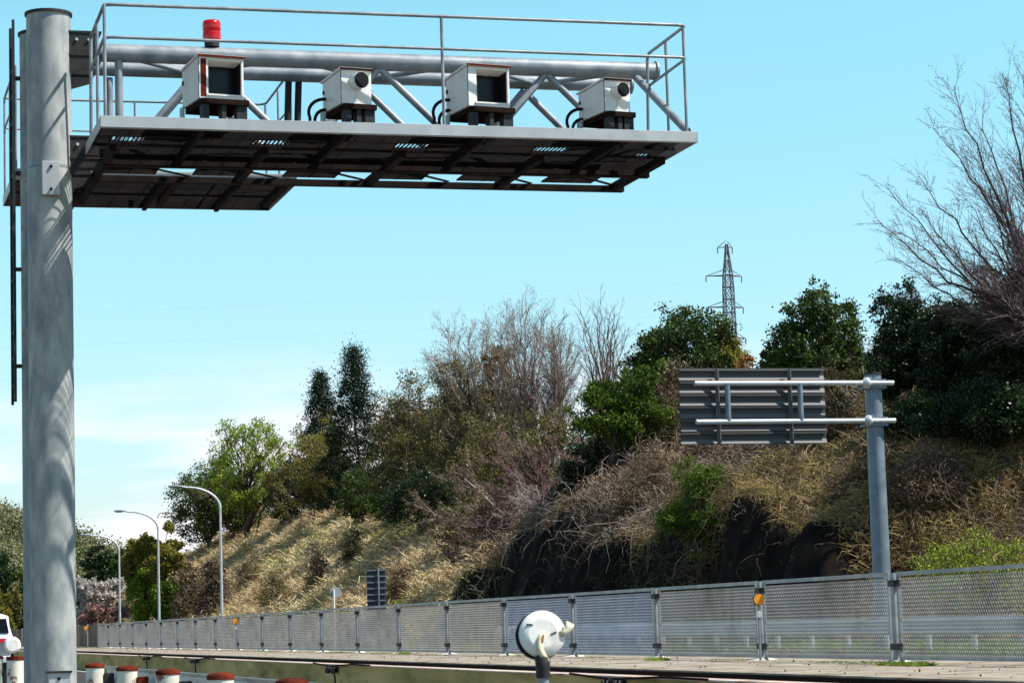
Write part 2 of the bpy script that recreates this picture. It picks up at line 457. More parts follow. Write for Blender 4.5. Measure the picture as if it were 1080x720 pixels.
# web members
def web(p, q, r=.042, name='diagonal_brace', mat=GALV):
    return MB().tube([p, q], r, 14).build(name, mat, gan)
for y in (GA, GB):
    zt = 7.46; zb = 6.50
    for tb, tt in ((3.4, 4.2), (5.2, 4.2), (5.35, 6.2), (7.2, 6.2), (7.35, 8.2), (9.2, 8.2)):
        web((tb, y, zb), (tt, y, zt))
    web((3.22, y, zb), (3.22, y, zt), .045, 'vertical_post')
    web((9.3, y, zt), (9.38, y - 1.5 if y == GA else y, zb), .045)
for i in range(6):
    t0 = 3.1 + i * 1.05; y0, y1 = (GA, GB) if i % 2 == 0 else (GB, GA)
    web((t0, y0, 7.54), (t0 + 1.05, y1, 7.55), .03, 'lacing_bar')
for t in (5.30, 5.42): web((t, 28.15, 6.45), (t + .03, GB + .05, 7.5), .04, 'strut', DARKM)

# walkway decks with real grating
def deck(name, x0, x1, y0, y1, slots, joists, fl=True):
    z0, z1 = 6.345, 6.465
    f = MB()
    f.box(x0, x1, y0, y0 + .012, z0, z1)
    f.box(x0, x1, y0 + .0125, y0 + .075, z0, z0 + .01)
    f.box(x0 - .012, x0 - .001, y0, y1, z0, z1)
    f.box(x1 + .001, x1 + .012, y0, y1, z0, z1)
    dk = f.build(name, FASC, gan, .002)
    sub(MB().box(x0, x1, y1 - .012, y1, z0, z1), 'rear_channel', BEAM, dk)
    gr = MB()
    ys_ = np.arange(y0 + .10, y1 - .03, .044)
    for yy in ys_:
        cuts = sorted([(sx0, sx1) for sx0, sx1, sy0, sy1 in slots if sy0 < yy < sy1])
        a = x0 + .01
        for c0, c1 in cuts + [(x1 - .01, None)]:
            if c0 > a + .01: gr.box(a, c0, yy, yy + .0035, z1 - .028, z1 - .001)
            a = c1 if c1 else a
    for xx in np.arange(x0 + .08, x1 - .02, .31):
        gr.box(xx, xx + .006, y0 + .02, y1 - .02, z1 - .012, z1 - .003)
    for sx0, sx1, sy0, sy1 in slots:
        for xx in np.arange(sx0, sx1 + .01, .047):
            gr.box(xx, xx + .016, sy0 - .01, sy1 + .01, z1 - .012, z1 - .002)
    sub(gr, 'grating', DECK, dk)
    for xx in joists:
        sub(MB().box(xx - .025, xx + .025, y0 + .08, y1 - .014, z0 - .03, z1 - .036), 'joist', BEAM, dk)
    k = 0
    yy = y0 + .25
    while yy < y1 - .2:
        sub(MB().box(x0 + .01, x1 - .01, yy - .03, yy + .03, z1 - .062, z1 - .036), 'bearer', DECK, dk)
        yy += .52
    return dk
J1 = [3.9 + 1.55 * i for i in range(4)]
slots = [(3.06, 3.42, 26.34, 26.64), (4.62, 5.02, 26.34, 26.64), (6.24, 6.62, 26.34, 26.64), (7.86, 8.26, 26.34, 26.64), (9.16, 9.30, 26.6, 26.85)]
d1 = deck('walkway', 2.84, 9.43, 25.37, 27.36, slots, J1)
d2 = deck('rear_walkway', 2.19, 5.47, 28.44, 30.32, [(3.0, 3.2, 29.2, 29.5)], [3.0, 3.9, 4.8])
# plan bracing and stubs carrying the decks from the lower chords
for t in (3.05, 4.7, 6.25, 7.85, 9.3):
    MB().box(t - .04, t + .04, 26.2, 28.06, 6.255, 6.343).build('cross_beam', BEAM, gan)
for i in range(6):
    t0 = 3.1 + i * 1.03
    MB().bar((t0, GA, 6.33), (t0 + 1.03, GB, 6.33) if i % 2 == 0 else (t0 + 1.03, GB, 6.331), .05, .012).build('plan_brace', BEAM, gan)
for t in (3.05, 4.0, 5.3):
    MB().box(t - .04, t + .04, 28.06, 29.6, 6.255, 6.343).build('cross_beam', BEAM, gan)
MB().box(2.9, 9.3, 28.12, 28.25, 6.32, 6.345).build('cable_duct', BEAM, gan)
for k in range(6):
    x_ = 3.1 + k * 1.05
    gp = MB()
    for yy in np.arange(27.44, 27.86, .04): gp.box(x_, x_ + .62, yy, yy + .005, 6.315, 6.343)
    for xx in (x_, x_ + .31, x_ + .61): gp.box(xx, xx + .008, 27.42, 27.88, 6.318, 6.340)
    gp.build('service_grating', DECK, gan)
# railings
def rail(pts, r=.019, name='handrail', mat=GALV):
    # rounded corners
    out = [Vector(pts[0])]
    for i in range(1, len(pts) - 1):
        p, a, b = Vector(pts[i]), Vector(pts[i - 1]), Vector(pts[i + 1])
        e = .10
        A = p + (a - p).normalized() * e; B = p + (b - p).normalized() * e
        for k in range(6):
            q = k / 5; out.append(A.lerp(p, q).lerp(p.lerp(B, q), q))
    out.append(Vector(pts[-1]))
    return MB().tube(out, r, 10).build(name, mat, gan)
rail([(2.88, 26.75, 7.62), (2.88, 25.40, 7.66), (9.36, 25.40, 7.68), (9.36, 26.75, 7.66), (9.36, 26.82, 6.6)])
rail([(2.88, 26.72, 7.64), (2.88, 26.78, 6.52)])
rail([(2.88, 26.75, 7.26), (2.88, 25.40, 7.31), (9.36, 25.40, 7.31), (9.36, 26.75, 7.28)], .017, 'mid_rail')
for x, y in ((2.88, 25.40), (6.53, 25.40), (9.33, 25.42), (9.36, 26.1), (2.88, 26.1)):
    MB().tube([(x, y, 6.46), (x, y, 7.66)], .018, 10).build('rail_post', GALV, gan)
rail([(2.2, 28.5, 7.68), (2.2, 30.28, 7.68), (5.45, 30.28, 7.70), (5.45, 28.55, 7.74)], .015)
rail([(2.2, 28.5, 7.30), (2.2, 30.28, 7.30), (5.45, 30.28, 7.30), (5.45, 28.55, 7.30)], .012, 'mid_rail')
for x, y in ((2.2, 28.5), (2.2, 29.4), (2.2, 30.28), (3.8, 30.28), (5.45, 30.28), (5.45, 29.4), (5.45, 28.55)):
    MB().tube([(x, y, 6.46), (x, y, 7.69)], .014, 8).build('rail_post', GALV, gan)
# toe boards louvre at the rear walkway end
lv = MB()
for k in range(9): lv.bar((2.17, 28.6, 6.60 + k * .07), (2.17, 28.9, 6.66 + k * .07), .012, .03)
lv.box(2.15, 2.19, 28.56, 28.60, 6.46, 7.3)
lv.build('side_louvre', GALV, gan)
# ladder on the outer side of the rear pole
ld = MB()
for y in (27.78, 28.2): ld.box(2.105, 2.135, y - .02, y + .02, 3.7, 8.05)
la = ld.build('ladder', DARKM, gan)
rg = MB()
for k in range(14): rg.tube([(2.12, 27.80, 3.9 + k * .30), (2.12, 28.18, 3.9 + k * .30)], .012, 6)
sub(rg, 'rungs', DARKM, la)
st = MB()
for z in (4.1, 5.2, 6.3, 7.4): st.box(2.136, 2.24, 27.96, 28.02, z, z + .04)
sub(st, 'stand_off', DARKM, la)
# beacon on the chord
bc = empty('warning_beacon', (4.27, 27.04, 7.64))
tag(bc, 'red ribbed warning beacon standing on the top tube of the camera gantry', 'beacon')
REDL = M_('red_lens', (.30, .002, .006), (.48, .006, .012), 20, .15, emit=((.9, .01, .01), .08))
b = MB(); prof = [(.098, 7.70), (.104, 7.72), (.104, 7.79), (.098, 7.80), (.098, 7.815), (.104, 7.825), (.104, 7.90), (.092, 7.935), (.05, 7.945)]
b.tube([(4.27, 27.04, z) for r, z in prof], [r for r, z in prof], 24)
b.build('lens', REDL, bc)
MB().tube([(4.27, 27.04, 7.635), (4.27, 27.04, 7.70)], .085, 20).build('base', DARKM, bc)
MB().tube([(4.27, 27.04, 7.72), (4.27, 27.04, 7.9)], .03, 12).build('bulb', M_('bulb', (1, .35, .15), emit=((1, .3, .1), 1.5)), bc)

# enforcement camera housings on the walkway
def housing(x0, x1, zb, zt, kind, label, depth=.62):
    yf = 25.66
    x0 -= .078; x1 -= .078
    cx = (x0 + x1) / 2
    root = empty('camera_housing', (cx, yf + .3, 6.467))
    wdt = (x1 - x0)
    Ry = Matrix.Translation((cx, yf + .3, 0)) @ Matrix.Rotation(math.radians(9), 4, 'Z') @ Matrix.Translation((-cx, -(yf + .3), 0))
    def P(mb, poly_side, xa, xb):   # side profile (y,z) extruded along x
        M = Ry @ Matrix(((0, 0, 1, xa), (1, 0, 0, 0), (0, 1, 0, 0), (0, 0, 0, 1)))
        return mb.prism(poly_side, M, xb - xa)
    zb -= .06; zt -= .05
    h = zt - zb
    yb = yf + depth
    zbk = zt - h * .10
    t = .02
    body = MB()
    if kind == 'window':
        wx0, wx1 = x0 + wdt * .20, x1 - wdt * .05
        wz0, wz1 = zb + h * .10, zt - h * .08
        P(body, [(yf, zb), (yb, zb), (yb, zbk), (yf, zt)], x0, wx0)
        P(body, [(yf, zb), (yb, zb), (yb, zbk), (yf, zt)], wx1, x1)
        P(body, [(yf, zb), (yf + .22, zb), (yf + .22, zb + h * .20), (yf, wz0)], wx0 + .001, wx1 - .001)
        P(body, [(yf, wz1), (yb, zbk - .03), (yb, zbk), (yf, zt)], wx0 + .001, wx1 - .001)
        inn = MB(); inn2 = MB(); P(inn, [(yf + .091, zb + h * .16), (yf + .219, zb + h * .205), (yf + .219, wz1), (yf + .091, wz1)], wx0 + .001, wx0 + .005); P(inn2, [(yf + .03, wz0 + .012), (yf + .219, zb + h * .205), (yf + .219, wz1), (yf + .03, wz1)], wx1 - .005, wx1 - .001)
        o = body.build('body', WHITE, root, .003)
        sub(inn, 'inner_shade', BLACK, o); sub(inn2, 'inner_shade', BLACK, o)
        g = MB(); P(g, [(yf + .2205, zb + .01), (yf + .24, zb + .01), (yf + .24, wz1), (yf + .2205, wz1)], wx0 + .003, wx1 - .003)
        sub(g, 'window_glass', GLASSD, o)
        ho = MB()
        P(ho, [(yf - .012, wz0 - .012), (yf - .002, wz0 - .012), (yf - .002, wz0 + .006), (yf - .012, wz0 + .006)], wx0 - .02, wx1 + .01)
        sub(ho, 'window_sill', WHITE, o)
        ru = MB()
        P(ru, [(yf + .001, wz0), (yf + .09, wz0 + h * .05), (yf + .09, wz1 - .02), (yf + .001, wz1)], wx0 + .0005, wx0 + .004)
        sub(ru, 'window_reveal', CREAM, o)
        if 'rust streak' in label:
            rs_ = MB(); P(rs_, [(yf - .004, zb + .02), (yf - .001, zb + .02), (yf - .001, zt - .02), (yf - .004, zt - .02)], x0 + .02, x0 + wdt * .16)
            sub(rs_, 'rust_streak', RUST, o)
    else:
        P(body, [(yf, zb), (yb, zb), (yb, zbk), (yf, zt)], x0, x1)
        o = body.build('body', WHITE, root, .004)
        lx, lz, lr = x0 + wdt * .50, zb + h * .66, wdt * .25
        ln = MB(); c = Ry @ Vector((lx, yf, lz)); d = (Ry.to_3x3() @ Vector((0.10, -1, -.05))).normalized()
        ln.tube([c + d * .002, c + d * .13], lr, 28, cap=False)
        l = sub(ln, 'lens_hood', WHITE, o)
        gl = MB().tube([c + d * .005, c + d * .1285], lr - .006, 28)
        sub(gl, 'lens_glass', BLACK, o)
        sc = MB(); P(sc, [(yf - .003, zb + .03), (yf - .0005, zb + .03), (yf - .0005, zb + h * .4), (yf - .003, zb + h * .4)], lx - .02, lx + .01)
        sub(sc, 'dirt_streak', CREAM, o)
    # lid with rusty rim
    l = MB(); P(l, [(yf - .03, zt + .004), (yb + .02, zbk + .004), (yb + .02, zbk + .022), (yf - .03, zt + .024)], x0 - .02, x1 + .012)
    lid = l.build('lid', WHITE, root)
    e = MB(); P(e, [(yf - .036, zt - .004), (yf - .0305, zt - .004), (yf - .0305, zt + .02), (yf - .036, zt + .02)], x0 - .02, x1 + .012)
    sub(e, 'rusty_rim', RUST if kind == 'window' else RUSTD, lid)
    # seam, latches
    q = MB(); P(q, [(yf - .002, zb), (yf + .012, zb), (yf + .012, zt - .002), (yf - .002, zt - .002)], x0 - .0035, x0 - .0005)
    sub(q, 'door_seam', DARKM, o)
    q = MB(); P(q, [(yb - .06, zb + h * .55), (yb - .03, zb + h * .55), (yb - .03, zb + h * .65), (yb - .06, zb + h * .65)], x0 - .015, x0 - .001)
    sub(q, 'latch', DARKM, o)
    # base plate and feet
    q = MB(); P(q, [(yf - .03, zb - .06), (yb, zb - .06), (yb, zb - .003), (yf - .03, zb - .003)], x0 + .03, x1 + .05)
    bp = q.build('base_plate', RUSTD, root)
    for xa, xb in ((x0 + .04, x0 + .11), (cx + .0, cx + .05), (x1 - .08, x1 + .035)):
        q = MB(); P(q, [(yf, 6.467), (yf + .12, 6.467), (yf + .12, zb - .061), (yf, zb - .061)], xa, xb)
        sub(q, 'foot', DARKM, bp)
    q = MB(); P(q, [(yb - .14, 6.467), (yb - .02, 6.467), (yb - .02, zb - .004), (yb - .14, zb - .004)], x0 - .04, x0 - .02)
    P(q, [(yb - .14, 6.467), (yb - .02, 6.467), (yb - .02, 6.48), (yb - .14, 6.48)], x0 - .02, x0 + .03)
    sub(q, 'side_bracket', FASC, bp)
    if label.find('leftmost') < 0 and label.find('rust streak') < 0:
        for k in range(2):
            q = []
            for i in range(9):
                a = i / 8 * math.pi * .62
                q.append(Ry @ Vector((x0 - .005 - (.20 - .07 * k) * math.sin(a) , yb - .1, zb + h * .38 - k * .12 - (.0 + (1 - math.cos(a)) * (.16 - k * .03)))))
            q.append(Vector((q[-1].x - .01, q[-1].y, 6.47)))
            MB().tube(q, .019, 8).build('conduit', BLACK, root)
    tag(root, label, 'traffic camera', 'camera housings along the gantry walkway')
    return root
housing(3.93, 4.43, 6.80, 7.24, 'window', 'white camera housing with brown rust streak beside its window, below the red beacon', .60)
housing(5.48, 5.83, 6.79, 7.15, 'lens', 'small white camera housing with a round black lens, between the two windowed housings', .58)
housing(6.90, 7.40, 6.80, 7.24, 'window', 'white camera housing with big dark window and rusty rim, beside the middle rail post', .62)
housing(8.48, 8.80, 6.79, 7.13, 'lens', 'small white camera housing with a round lens nearest the free end of the walkway', .66)

# ------------------------------------------------------------------ retaining wall with cables
rw = empty('retaining_wall', (8.1, 20, 0))
tag(rw, 'long low olive stained concrete wall beside the road, below the mesh fence', 'wall')
MB().box(8.05, 8.265, 2, 400, -.1, .488).build('wall', OLIVE, rw)
MB().box(8.02, 8.268, 2, 400, .4885, .506).build('coping', M_('coping', (.46, .33, .26), (.58, .48, .40), 3, .6, c3=(.2, .09, .05), s3=1.5, t3=(.58, .66)), rw, .003)
for i, (y, zt) in enumerate(((62.5, .47), (54.2, .46), (39.1, .42), (24.4, .42))):
    for dy in (0, .42):
        cl = MB(); cl.tube([(7.93, y + dy, zt), (8.05, y + dy, zt)], .05, 10).box(7.93, 8.0, y + dy - .07, y + dy + .07, zt - .06, zt - .0)
        cl.build('cable_clamp', DARKM, rw)
    pts = [(7.97, y + .3, .475), (7.95, y + .1, .46), (7.94, y - .12, .42), (7.94, y - .26, .33), (7.94, y - .30, .2), (7.95, y - .30, .08), (7.98, y - .2, .02)]
    MB().tube(pts, .014, 8).build('hanging_cable', BLACK, rw)
    MB().tube([(8.0, y - 2.6, .51), (7.99, y - 1.3, .515), (7.97, y + .3, .475), (8.0, y + 1.8, .513)], .012, 8).build('cable', RUSTD, rw)

# ------------------------------------------------------------------ mesh fence on the strip
FX, FZ = 11.57, .524
FY0, FD = 25.35, 4.074
fen = empty('mesh_fence', (FX, FY0, FZ))
tag(fen, 'long grey expanded metal mesh fence in framed panels on the raised concrete strip', 'fence')
def panel_mesh(h0, h1, L, seed):
    """expanded metal: zigzag ribbons, each strand has depth across the fence"""
    mb = MB(); p = .042; st = .027
    n = int(L / st)
    jj = np.arange(n + 1); yy = jj * (L / n)
    rows = int((h1 - h0) / p)
    for i in range(rows):
        zc = h0 + (i + .5) * p
        zig = np.where((jj + i) % 2 == 0, .5, -.5) * (p - .014)
        zz = zc + zig
        dx, dz = .0045, .0036
        a = np.stack([np.full(n + 1, -dx), yy, zz - dz], 1)
        b = np.stack([np.full(n + 1, dx), yy, zz + dz], 1)
        V = np.concatenate([a, b])
        F = np.stack([jj[:-1], jj[1:], jj[1:] + n + 1, jj[:-1] + n + 1], 1)
        mb.add(V, F)
        mb.add([(-.003, 0, zc - p / 2 - .004), (.003, 0, zc - p / 2 + .004), (.003, L, zc - p / 2 + .004), (-.003, L, zc - p / 2 - .004)], [0, 1, 2, 3])
    return mb
PL = FD - .22
pmesh = panel_mesh(.06, .955, PL - .06, 0)
# built once at the local origin, shared by every panel
mesh_src = pmesh.build('panel_mesh', FENCE)
def frame_mb(L):
    f = MB()
    f.box(-.02, .02, 0, L, .955, 1.0); f.box(-.015, .015, 0, L, .03, .062)
    f.box(-.02, .02, 0, .032, .0, .954); f.box(-.02, .02, L - .032, L, .0, .954)
    return f
frame_src = frame_mb(PL).build('panel_frame', GALV)
post_src = MB().tube([(-.03, 0, -.0), (-.03, 0, .99)], .034, 14).build('post', GALV)
cpm = MB()
cpm.box(-.075, .03, -.11, .05, 0, .07)
clamp_src = cpm.build('clamp', DARKM)
foot_src = MB().tube([(0, 0, 0), (0, 0, .012), (0, 0, .03)], [.2, .16, .06], 14).build('footing', M_('mortar', (.6, .56, .5), (.7, .66, .6), 8, .9))
for o in (mesh_src, frame_src, post_src, clamp_src, foot_src): C.objects.unlink(o)
def place(src, parent, loc, mat=None, sc=None, name=None):
    o = src.copy()
    if mat and src.data.materials[0] != mat:
        key = src.name + mat.name
        if key not in bpy.data.meshes:
            d = src.data.copy(); d.name = key; d.materials.clear(); d.materials.append(mat)
        o.data = bpy.data.meshes[key]
    C.objects.link(o); o.parent = parent; o.location = loc
    if name: o.name = name
    if sc: o.scale = sc
    return o
NP = 20
for k in range(-1, NP):
    y = k * FD
    m_ = FENCE
    if k in (2, 3): m_ = FENCEB
    if k in (5, 4): m_ = FENCET
    fr = place(frame_src, fen, (0, y + .15, 0))
    ms = place(mesh_src, fen, (0, y + .18, 0), m_)
    ms.parent = fr; ms.location = (0, .03, 0)
    ps = place(post_src, fen, (0, y, 0))
    for z in (.14, .84):
        c = place(clamp_src, fen, (0, 0, z)); c.parent = ps
    place(foot_src, fen, (-.03, y, 0))
# solid brown stretch further on
fb = empty('panel_fence', (FX, FY0 + NP * FD, FZ))
tag(fb, 'far stretch of rusty brown solid panel fence continuing the grey mesh fence', 'fence')
yb0 = FY0 + NP * FD
for k in range(0, 22):
    y = yb0 + k * FD
    pn = MB()
    n = 26
    for i in range(n):
        ya = y + .06 + i * (FD - .12) / n
        pn.box(FX - (.012 if i % 2 else .0), FX + .012, ya, ya + (FD - .12) / n - .002, FZ + .02, FZ + .97)
    p = pn.build('panel', BROWN, fb)
    MB().box(FX - .045, FX + .02, y - .035, y + .035, FZ, FZ + 1.02).build('post', FENCET if k % 3 == 1 else BROWN, fb)

# orange delineators on the fence
def delineator(name, x, y, z, col, label, r=.068, pole_r=.016, z0=FZ, tilt=0, group='roadside reflectors'):
    root = empty(name, (x, y, z0))
    d = Vector((-.12, -1, .05)).normalized()
    c = Vector((x, y, z))
    hb = MB().tube([c + d * .0, c + d * .02, c + d * .045], [r * .92, r, r * .97], 24).build('reflector', col, root)
    rm = MB().tube([c - d * .012, c + d * .018], r * 1.07, 24).build('housing', DARKM, root)
    MB().tube([(x, y + .015, z0), (x, y + .015, z - r * .7)], pole_r, 8).build('stem', GALV, root)
    MB().box(x - .03, x + .03, y - .02, y + .04, z - .22, z - .14).build('collar', PIPE, root)
    tag(root, label, 'reflector', group)
    return root, d, c
k1 = FY0 + FD
p1 = at_x(800, 632, 11.40)
delineator('delineator', 11.40, p1.y, p1.z, ORANGE, 'round orange reflector clipped at a fence post, nearest of the orange ones', .07)
q1 = empty('reflector_disc', (11.62, p1.y, FZ))
MB().tube([(11.62, p1.y + .5, p1.z), (11.62, p1.y + .53, p1.z)], .07, 20).build('disc', M_('pale_disc', (.45, .46, .45), None, rough=.4), q1)
MB().tube([(11.62, p1.y + .53, FZ), (11.62, p1.y + .53, p1.z - .05)], .012, 8).build('stem', GALV, q1)
tag(q1, 'grey round disc behind the nearest orange reflector, seen through the mesh', 'reflector')
p2 = at_x(248.5, 655, 11.42)
delineator('delineator', 11.42, p2.y, p2.z, ORANGE, 'round orange reflector on the grey mesh fence left of the tall lamp', .085)
p3 = at_x(91, 662, 11.42)
delineator('delineator', 11.42, p3.y, p3.z, ORANGE, 'small orange reflector in front of the brown panel fence', .10)

# ------------------------------------------------------------------ near guardrail with rusty capped posts
gr = empty('guardrail', (2.05, 8.9, .1))
tag(gr, 'white steel median guardrail with rusty red capped round posts in the foreground', 'guardrail')
POSTW = M_('post_paint', (.66, .63, .52), (.76, .73, .62), 6, .5, c3=(.24, .075, .03), s3=6, t3=(.54, .60))
for k in range(-3, 8):
    y = 8.93 + k * 2.05
    if y > 20.4: y += 8.7
    if y > 31.9: continue
    p = MB().tube([(2.05, y, .1), (2.05, y, .868)], .070, 24).build('post', POSTW, gr)
    sub(MB().tube([(2.05, y, .842), (2.05, y, .866), (2.05, y, .876), (2.05, y, .88)], [.0735, .075, .055, .02], 24), 'cap', CREAM if k == 0 else RUST, p)
    bk = MB().box(2.115, 2.19, y - .05, y + .05, .55, .80)
    sub(bk, 'spacer', RUST if k % 3 == 1 else DARKM, p)
    sub(MB().tube([(2.05, y - .02, .70), (2.235, y - .02, .70)], .016, 8), 'bolt', DARKM, p)
    sub(MB().box(2.118, 2.16, y + .055, y + .30, .62, .78), 'bracket', FASC if k % 2 else DARKM, p)
# W-beam
prof = [(0, .575), (.035, .60), (.035, .655), (0, .69), (0, .73), (.035, .765), (.035, .82), (0, .845)]
wb = MB(); ysb = np.arange(2.5, 20.1, .5)
V = np.array([[2.195 + dx, y, z] for y in ysb for dx, z in prof]); n = len(prof)
Fq = [[i * n + j, i * n + j + 1, (i + 1) * n + j + 1, (i + 1) * n + j] for i in range(len(ysb) - 1) for j in range(n - 1)]
BEAMW = M_('beam_zinc', (.50, .50, .48), (.62, .62, .60), 4, .5, .1, c3=(.30, .24, .18), s3=4, t3=(.55, .7))
wbo = wb.add(V, Fq).build('beam', BEAMW, gr)
sm = wbo.modifiers.new('solid', 'SOLIDIFY'); sm.thickness = .006
# near disc reflector (back side, white) on a thin post, with cream strap
pc = at_x(572, 668, 2.05)
dd = empty('reflector_disc', (2.05, pc.y, .1))
tag(dd, 'large white round reflector back with two dark slots and peeling cream tape, in the foreground', 'reflector')
u = Vector((.975, -.18, -.10)).normalized(); nrm = Vector((.03, -.985, .14)).normalized(); nrm = (nrm - u * nrm.dot(u)).normalized(); v_ = u.cross(nrm) * -1
if v_.z < 0: v_ = -v_
def dp(a, b, h=0): return pc + u * a + v_ * b + nrm * h
R_ = .069
MB().tube([dp(0, 0, -.012), dp(0, 0, .0), dp(0, 0, .008), dp(0, 0, .013)], [R_, R_, R_ * .93, R_ * .6], 40).build('disc', DISCW, dd)
MB().tube([dp(-.006, -.003, -.030), dp(-.006, -.003, -.0125)], R_ * 1.03, 40).build('lens_rim', BLACK, dd)
for a, b, ang in ((-.040, .022, .0), (.032, .002, .5)):
    q = MB(); ca, sa = math.cos(ang), math.sin(ang)
    e1 = u * ca + v_ * sa
    q.bar(dp(a, b, .0125) - e1 * .009, dp(a, b, .0125) + e1 * .009, .004, .0045, up=nrm)
    q.build('slot', BLACK, dd)
def ribbon(pts, wd, name, mat):
    q = MB(); V = []
    for (a, b, h), w_ in zip(pts, wd):
        V += [dp(a - w_[0], b - w_[1], h), dp(a + w_[0], b + w_[1], h)]
    F = [[2 * i, 2 * i + 1, 2 * i + 3, 2 * i + 2] for i in range(len(pts) - 1)]
    q.add([tuple(p) for p in V], F, True)
    o = q.build(name, mat, dd); s_ = o.modifiers.new('s', 'SOLIDIFY'); s_.thickness = .003
    return o
TAPE = M_('tape', (.66, .58, .38), (.74, .67, .48), 20, .6)
ribbon([(.004, .002, .018), (-.006, -.02, .019), (-.008, -.045, .020), (.002, -.065, .020), (.018, -.084, .012)], [(.007, -.006), (.010, 0), (.010, 0), (.010, .002), (.007, .006)], 'tape', TAPE)
ribbon([(.052, .0, .014), (.066, .006, .016), (.076, .02, .018), (.080, .036, .016)], [(.004, -.008), (.008, -.006), (.010, -.002), (.012, -.006)], 'tape', TAPE)
MB().tube([dp(.004, .0, .013), dp(.0, -.012, .019), dp(-.001, -.03, .021)], [.007, .005, .003], 8).build('rust_mark', M_('stain', (.35, .14, .06)), dd)
bx_ = dp(.004, -R_, 0)
MB().tube([(bx_.x, bx_.y, .12), (bx_.x, bx_.y, bx_.z - .055)], .0165, 16).build('stem', GALV, dd)
MB().tube([(bx_.x, bx_.y, bx_.z - .06), (bx_.x, bx_.y, bx_.z - .03), (bx_.x, bx_.y, bx_.z - .0), (bx_.x, bx_.y, bx_.z + .008)], [.021, .021, .024, .015], 16).build('clamp', DARKM, dd)
# the second one, left of the poles
pc2 = at_x(13, 680, 1.9)
d3 = empty('reflector_disc', (1.9, pc2.y, .1))
tag(d3, 'small white reflector disc on a thin post left of the gantry poles', 'reflector')
MB().tube([pc2, pc2 + Vector((-.1, -.99, .1)) * .02, pc2 + Vector((-.1, -.99, .1)) * .03], [.086, .086, .06], 24).build('disc', DISCW, d3)
MB().tube([(1.9, pc2.y + .02, .1), (1.9, pc2.y + .02, pc2.z - .06)], .018, 8).build('stem', DARKM, d3)
MB().tube([(1.93, pc2.y + .03, .1), (1.93, pc2.y + .03, .86)], .085, 16).build('sleeve', POSTW, d3)
MB().tube([(1.93, pc2.y + .03, .861), (1.93, pc2.y + .03, .90)], .09, 16).build('cap', RUST, d3)

# ------------------------------------------------------------------ far guardrail and the sign
g2 = empty('guardrail', (20.3, 47, .285))
tag(g2, 'galvanised guardrail on white posts seen through the mesh, at the foot of the bank', 'guardrail')
for k in range(-10, 14):
    y = 47.2 + k * 1.93
    MB().tube([(20.42, y, .28), (20.42, y, .86)], .06, 12).build('post', PIPE, g2)
V = np.array([[20.30 - dx, y, z] for y in np.arange(27.5, 73, 1.0) for dx, z in [(0, .62), (.04, .65), (.04, .72), (0, .76), (0, .80), (.04, .84), (.04, .91), (0, .95)]]); n = 8
Fq = [[i * n + j, i * n + j + 1, (i + 1) * n + j + 1, (i + 1) * n + j] for i in range(len(V) // n - 1) for j in range(n - 1)]
o = MB().add(V, Fq).build('beam', PIPE, g2); s_ = o.modifiers.new('s', 'SOLIDIFY'); s_.thickness = .006
MB().tube([(20.30, 72.2, .785), (20.30, 73.6, .785)], .19, 16).build('end_piece', PIPE, g2)

sg = empty('road_sign', (20.5, 45.5, .28))
tag(sg, 'back of a large grey road sign carried on two horizontal pipes from a blue-grey pole', 'road sign')
SX0, SX1, SZ0, SZ1, SY = 16.36, 19.45, 4.45, 5.965, 45.55
pn = MB(); pn.box(SX0, SX1, SY + .04, SY + .045, SZ0, SZ1)
pb_ = pn.build('panel', SIGNB, sg)
nf = 6; ph = (SZ1 - SZ0) / nf
for i in range(nf):
    z = SZ0 + i * ph
    f = MB(); f.box(SX0, SX1, SY - .02, SY + .039, z + ph - .012, z + ph - .001)
    f.box(SX0, SX1, SY - .02, SY - .015, z + ph - .05, z + ph - .0125)
    if i == 0: f.box(SX0, SX1, SY - .02, SY + .039, z + .001, z + .012)
    sub(f, 'flange', ALU if i == nf - 1 else SIGNB, pb_)
    # sloping lower plank surfaces catch the light
    w_ = MB(); w_.add([(SX0, SY + .0395, z + ph * .42), (SX1, SY + .0395, z + ph * .42), (SX1, SY + .005, z + .02), (SX0, SY + .005, z + .02)], [3, 2, 1, 0])
    sub(w_, 'stiffener', ALU, pb_)
for xx in (17.13, 18.67):
    r_ = MB().box(xx - .045, xx + .045, SY - .06, SY - .052, SZ0 + .01, SZ1 - .01).box(xx - .005, xx + .005, SY - .11, SY - .0605, SZ0 + .01, SZ1 - .01)
    r_.build('upright_rib', ALU, sg)
    MB().tube([(xx + .15, SY - .22, 4.90), (xx + .15, SY - .22, 5.64)], .055, 14).build('link_pipe', SPOLE, sg)
for z in (5.645, 4.885):
    p = MB().tube([(16.60, SY - .22, z), (20.85, SY - .22, z)], .050, 18).build('arm_pipe', PIPE, sg)
    MB().tube([(20.18, SY - .22, z), (20.24, SY - .22, z), (20.30, SY - .22, z), (20.34, SY - .22, z)], [.060, .115, .115, .062], 18).build('collar', PIPE, sg)
    MB().prism([(-.42, .005), (0, .14), (0, -.14), (-.42, -.02)], Matrix(((1, 0, 0, 20.42), (0, 0, 1, SY - .16), (0, 1, 0, z), (0, 0, 0, 1))), .02).build('gusset', SPOLE, sg)
    MB().box(20.26, 20.70, SY - .215, SY + .2, z - .10, z - .06).box(20.26, 20.70, SY - .215, SY + .2, z + .062, z + .08).build('clamp', SPOLE, sg)
pp = MB().tube([(20.50, SY, .28), (20.50, SY, 5.83)], [.185, .168], 30).build('pole', SPOLE, sg)
sub(MB().tube([(20.50, SY, 5.83), (20.50, SY, 5.87)], [.185, .18], 24), 'cap', DARKM, pp)

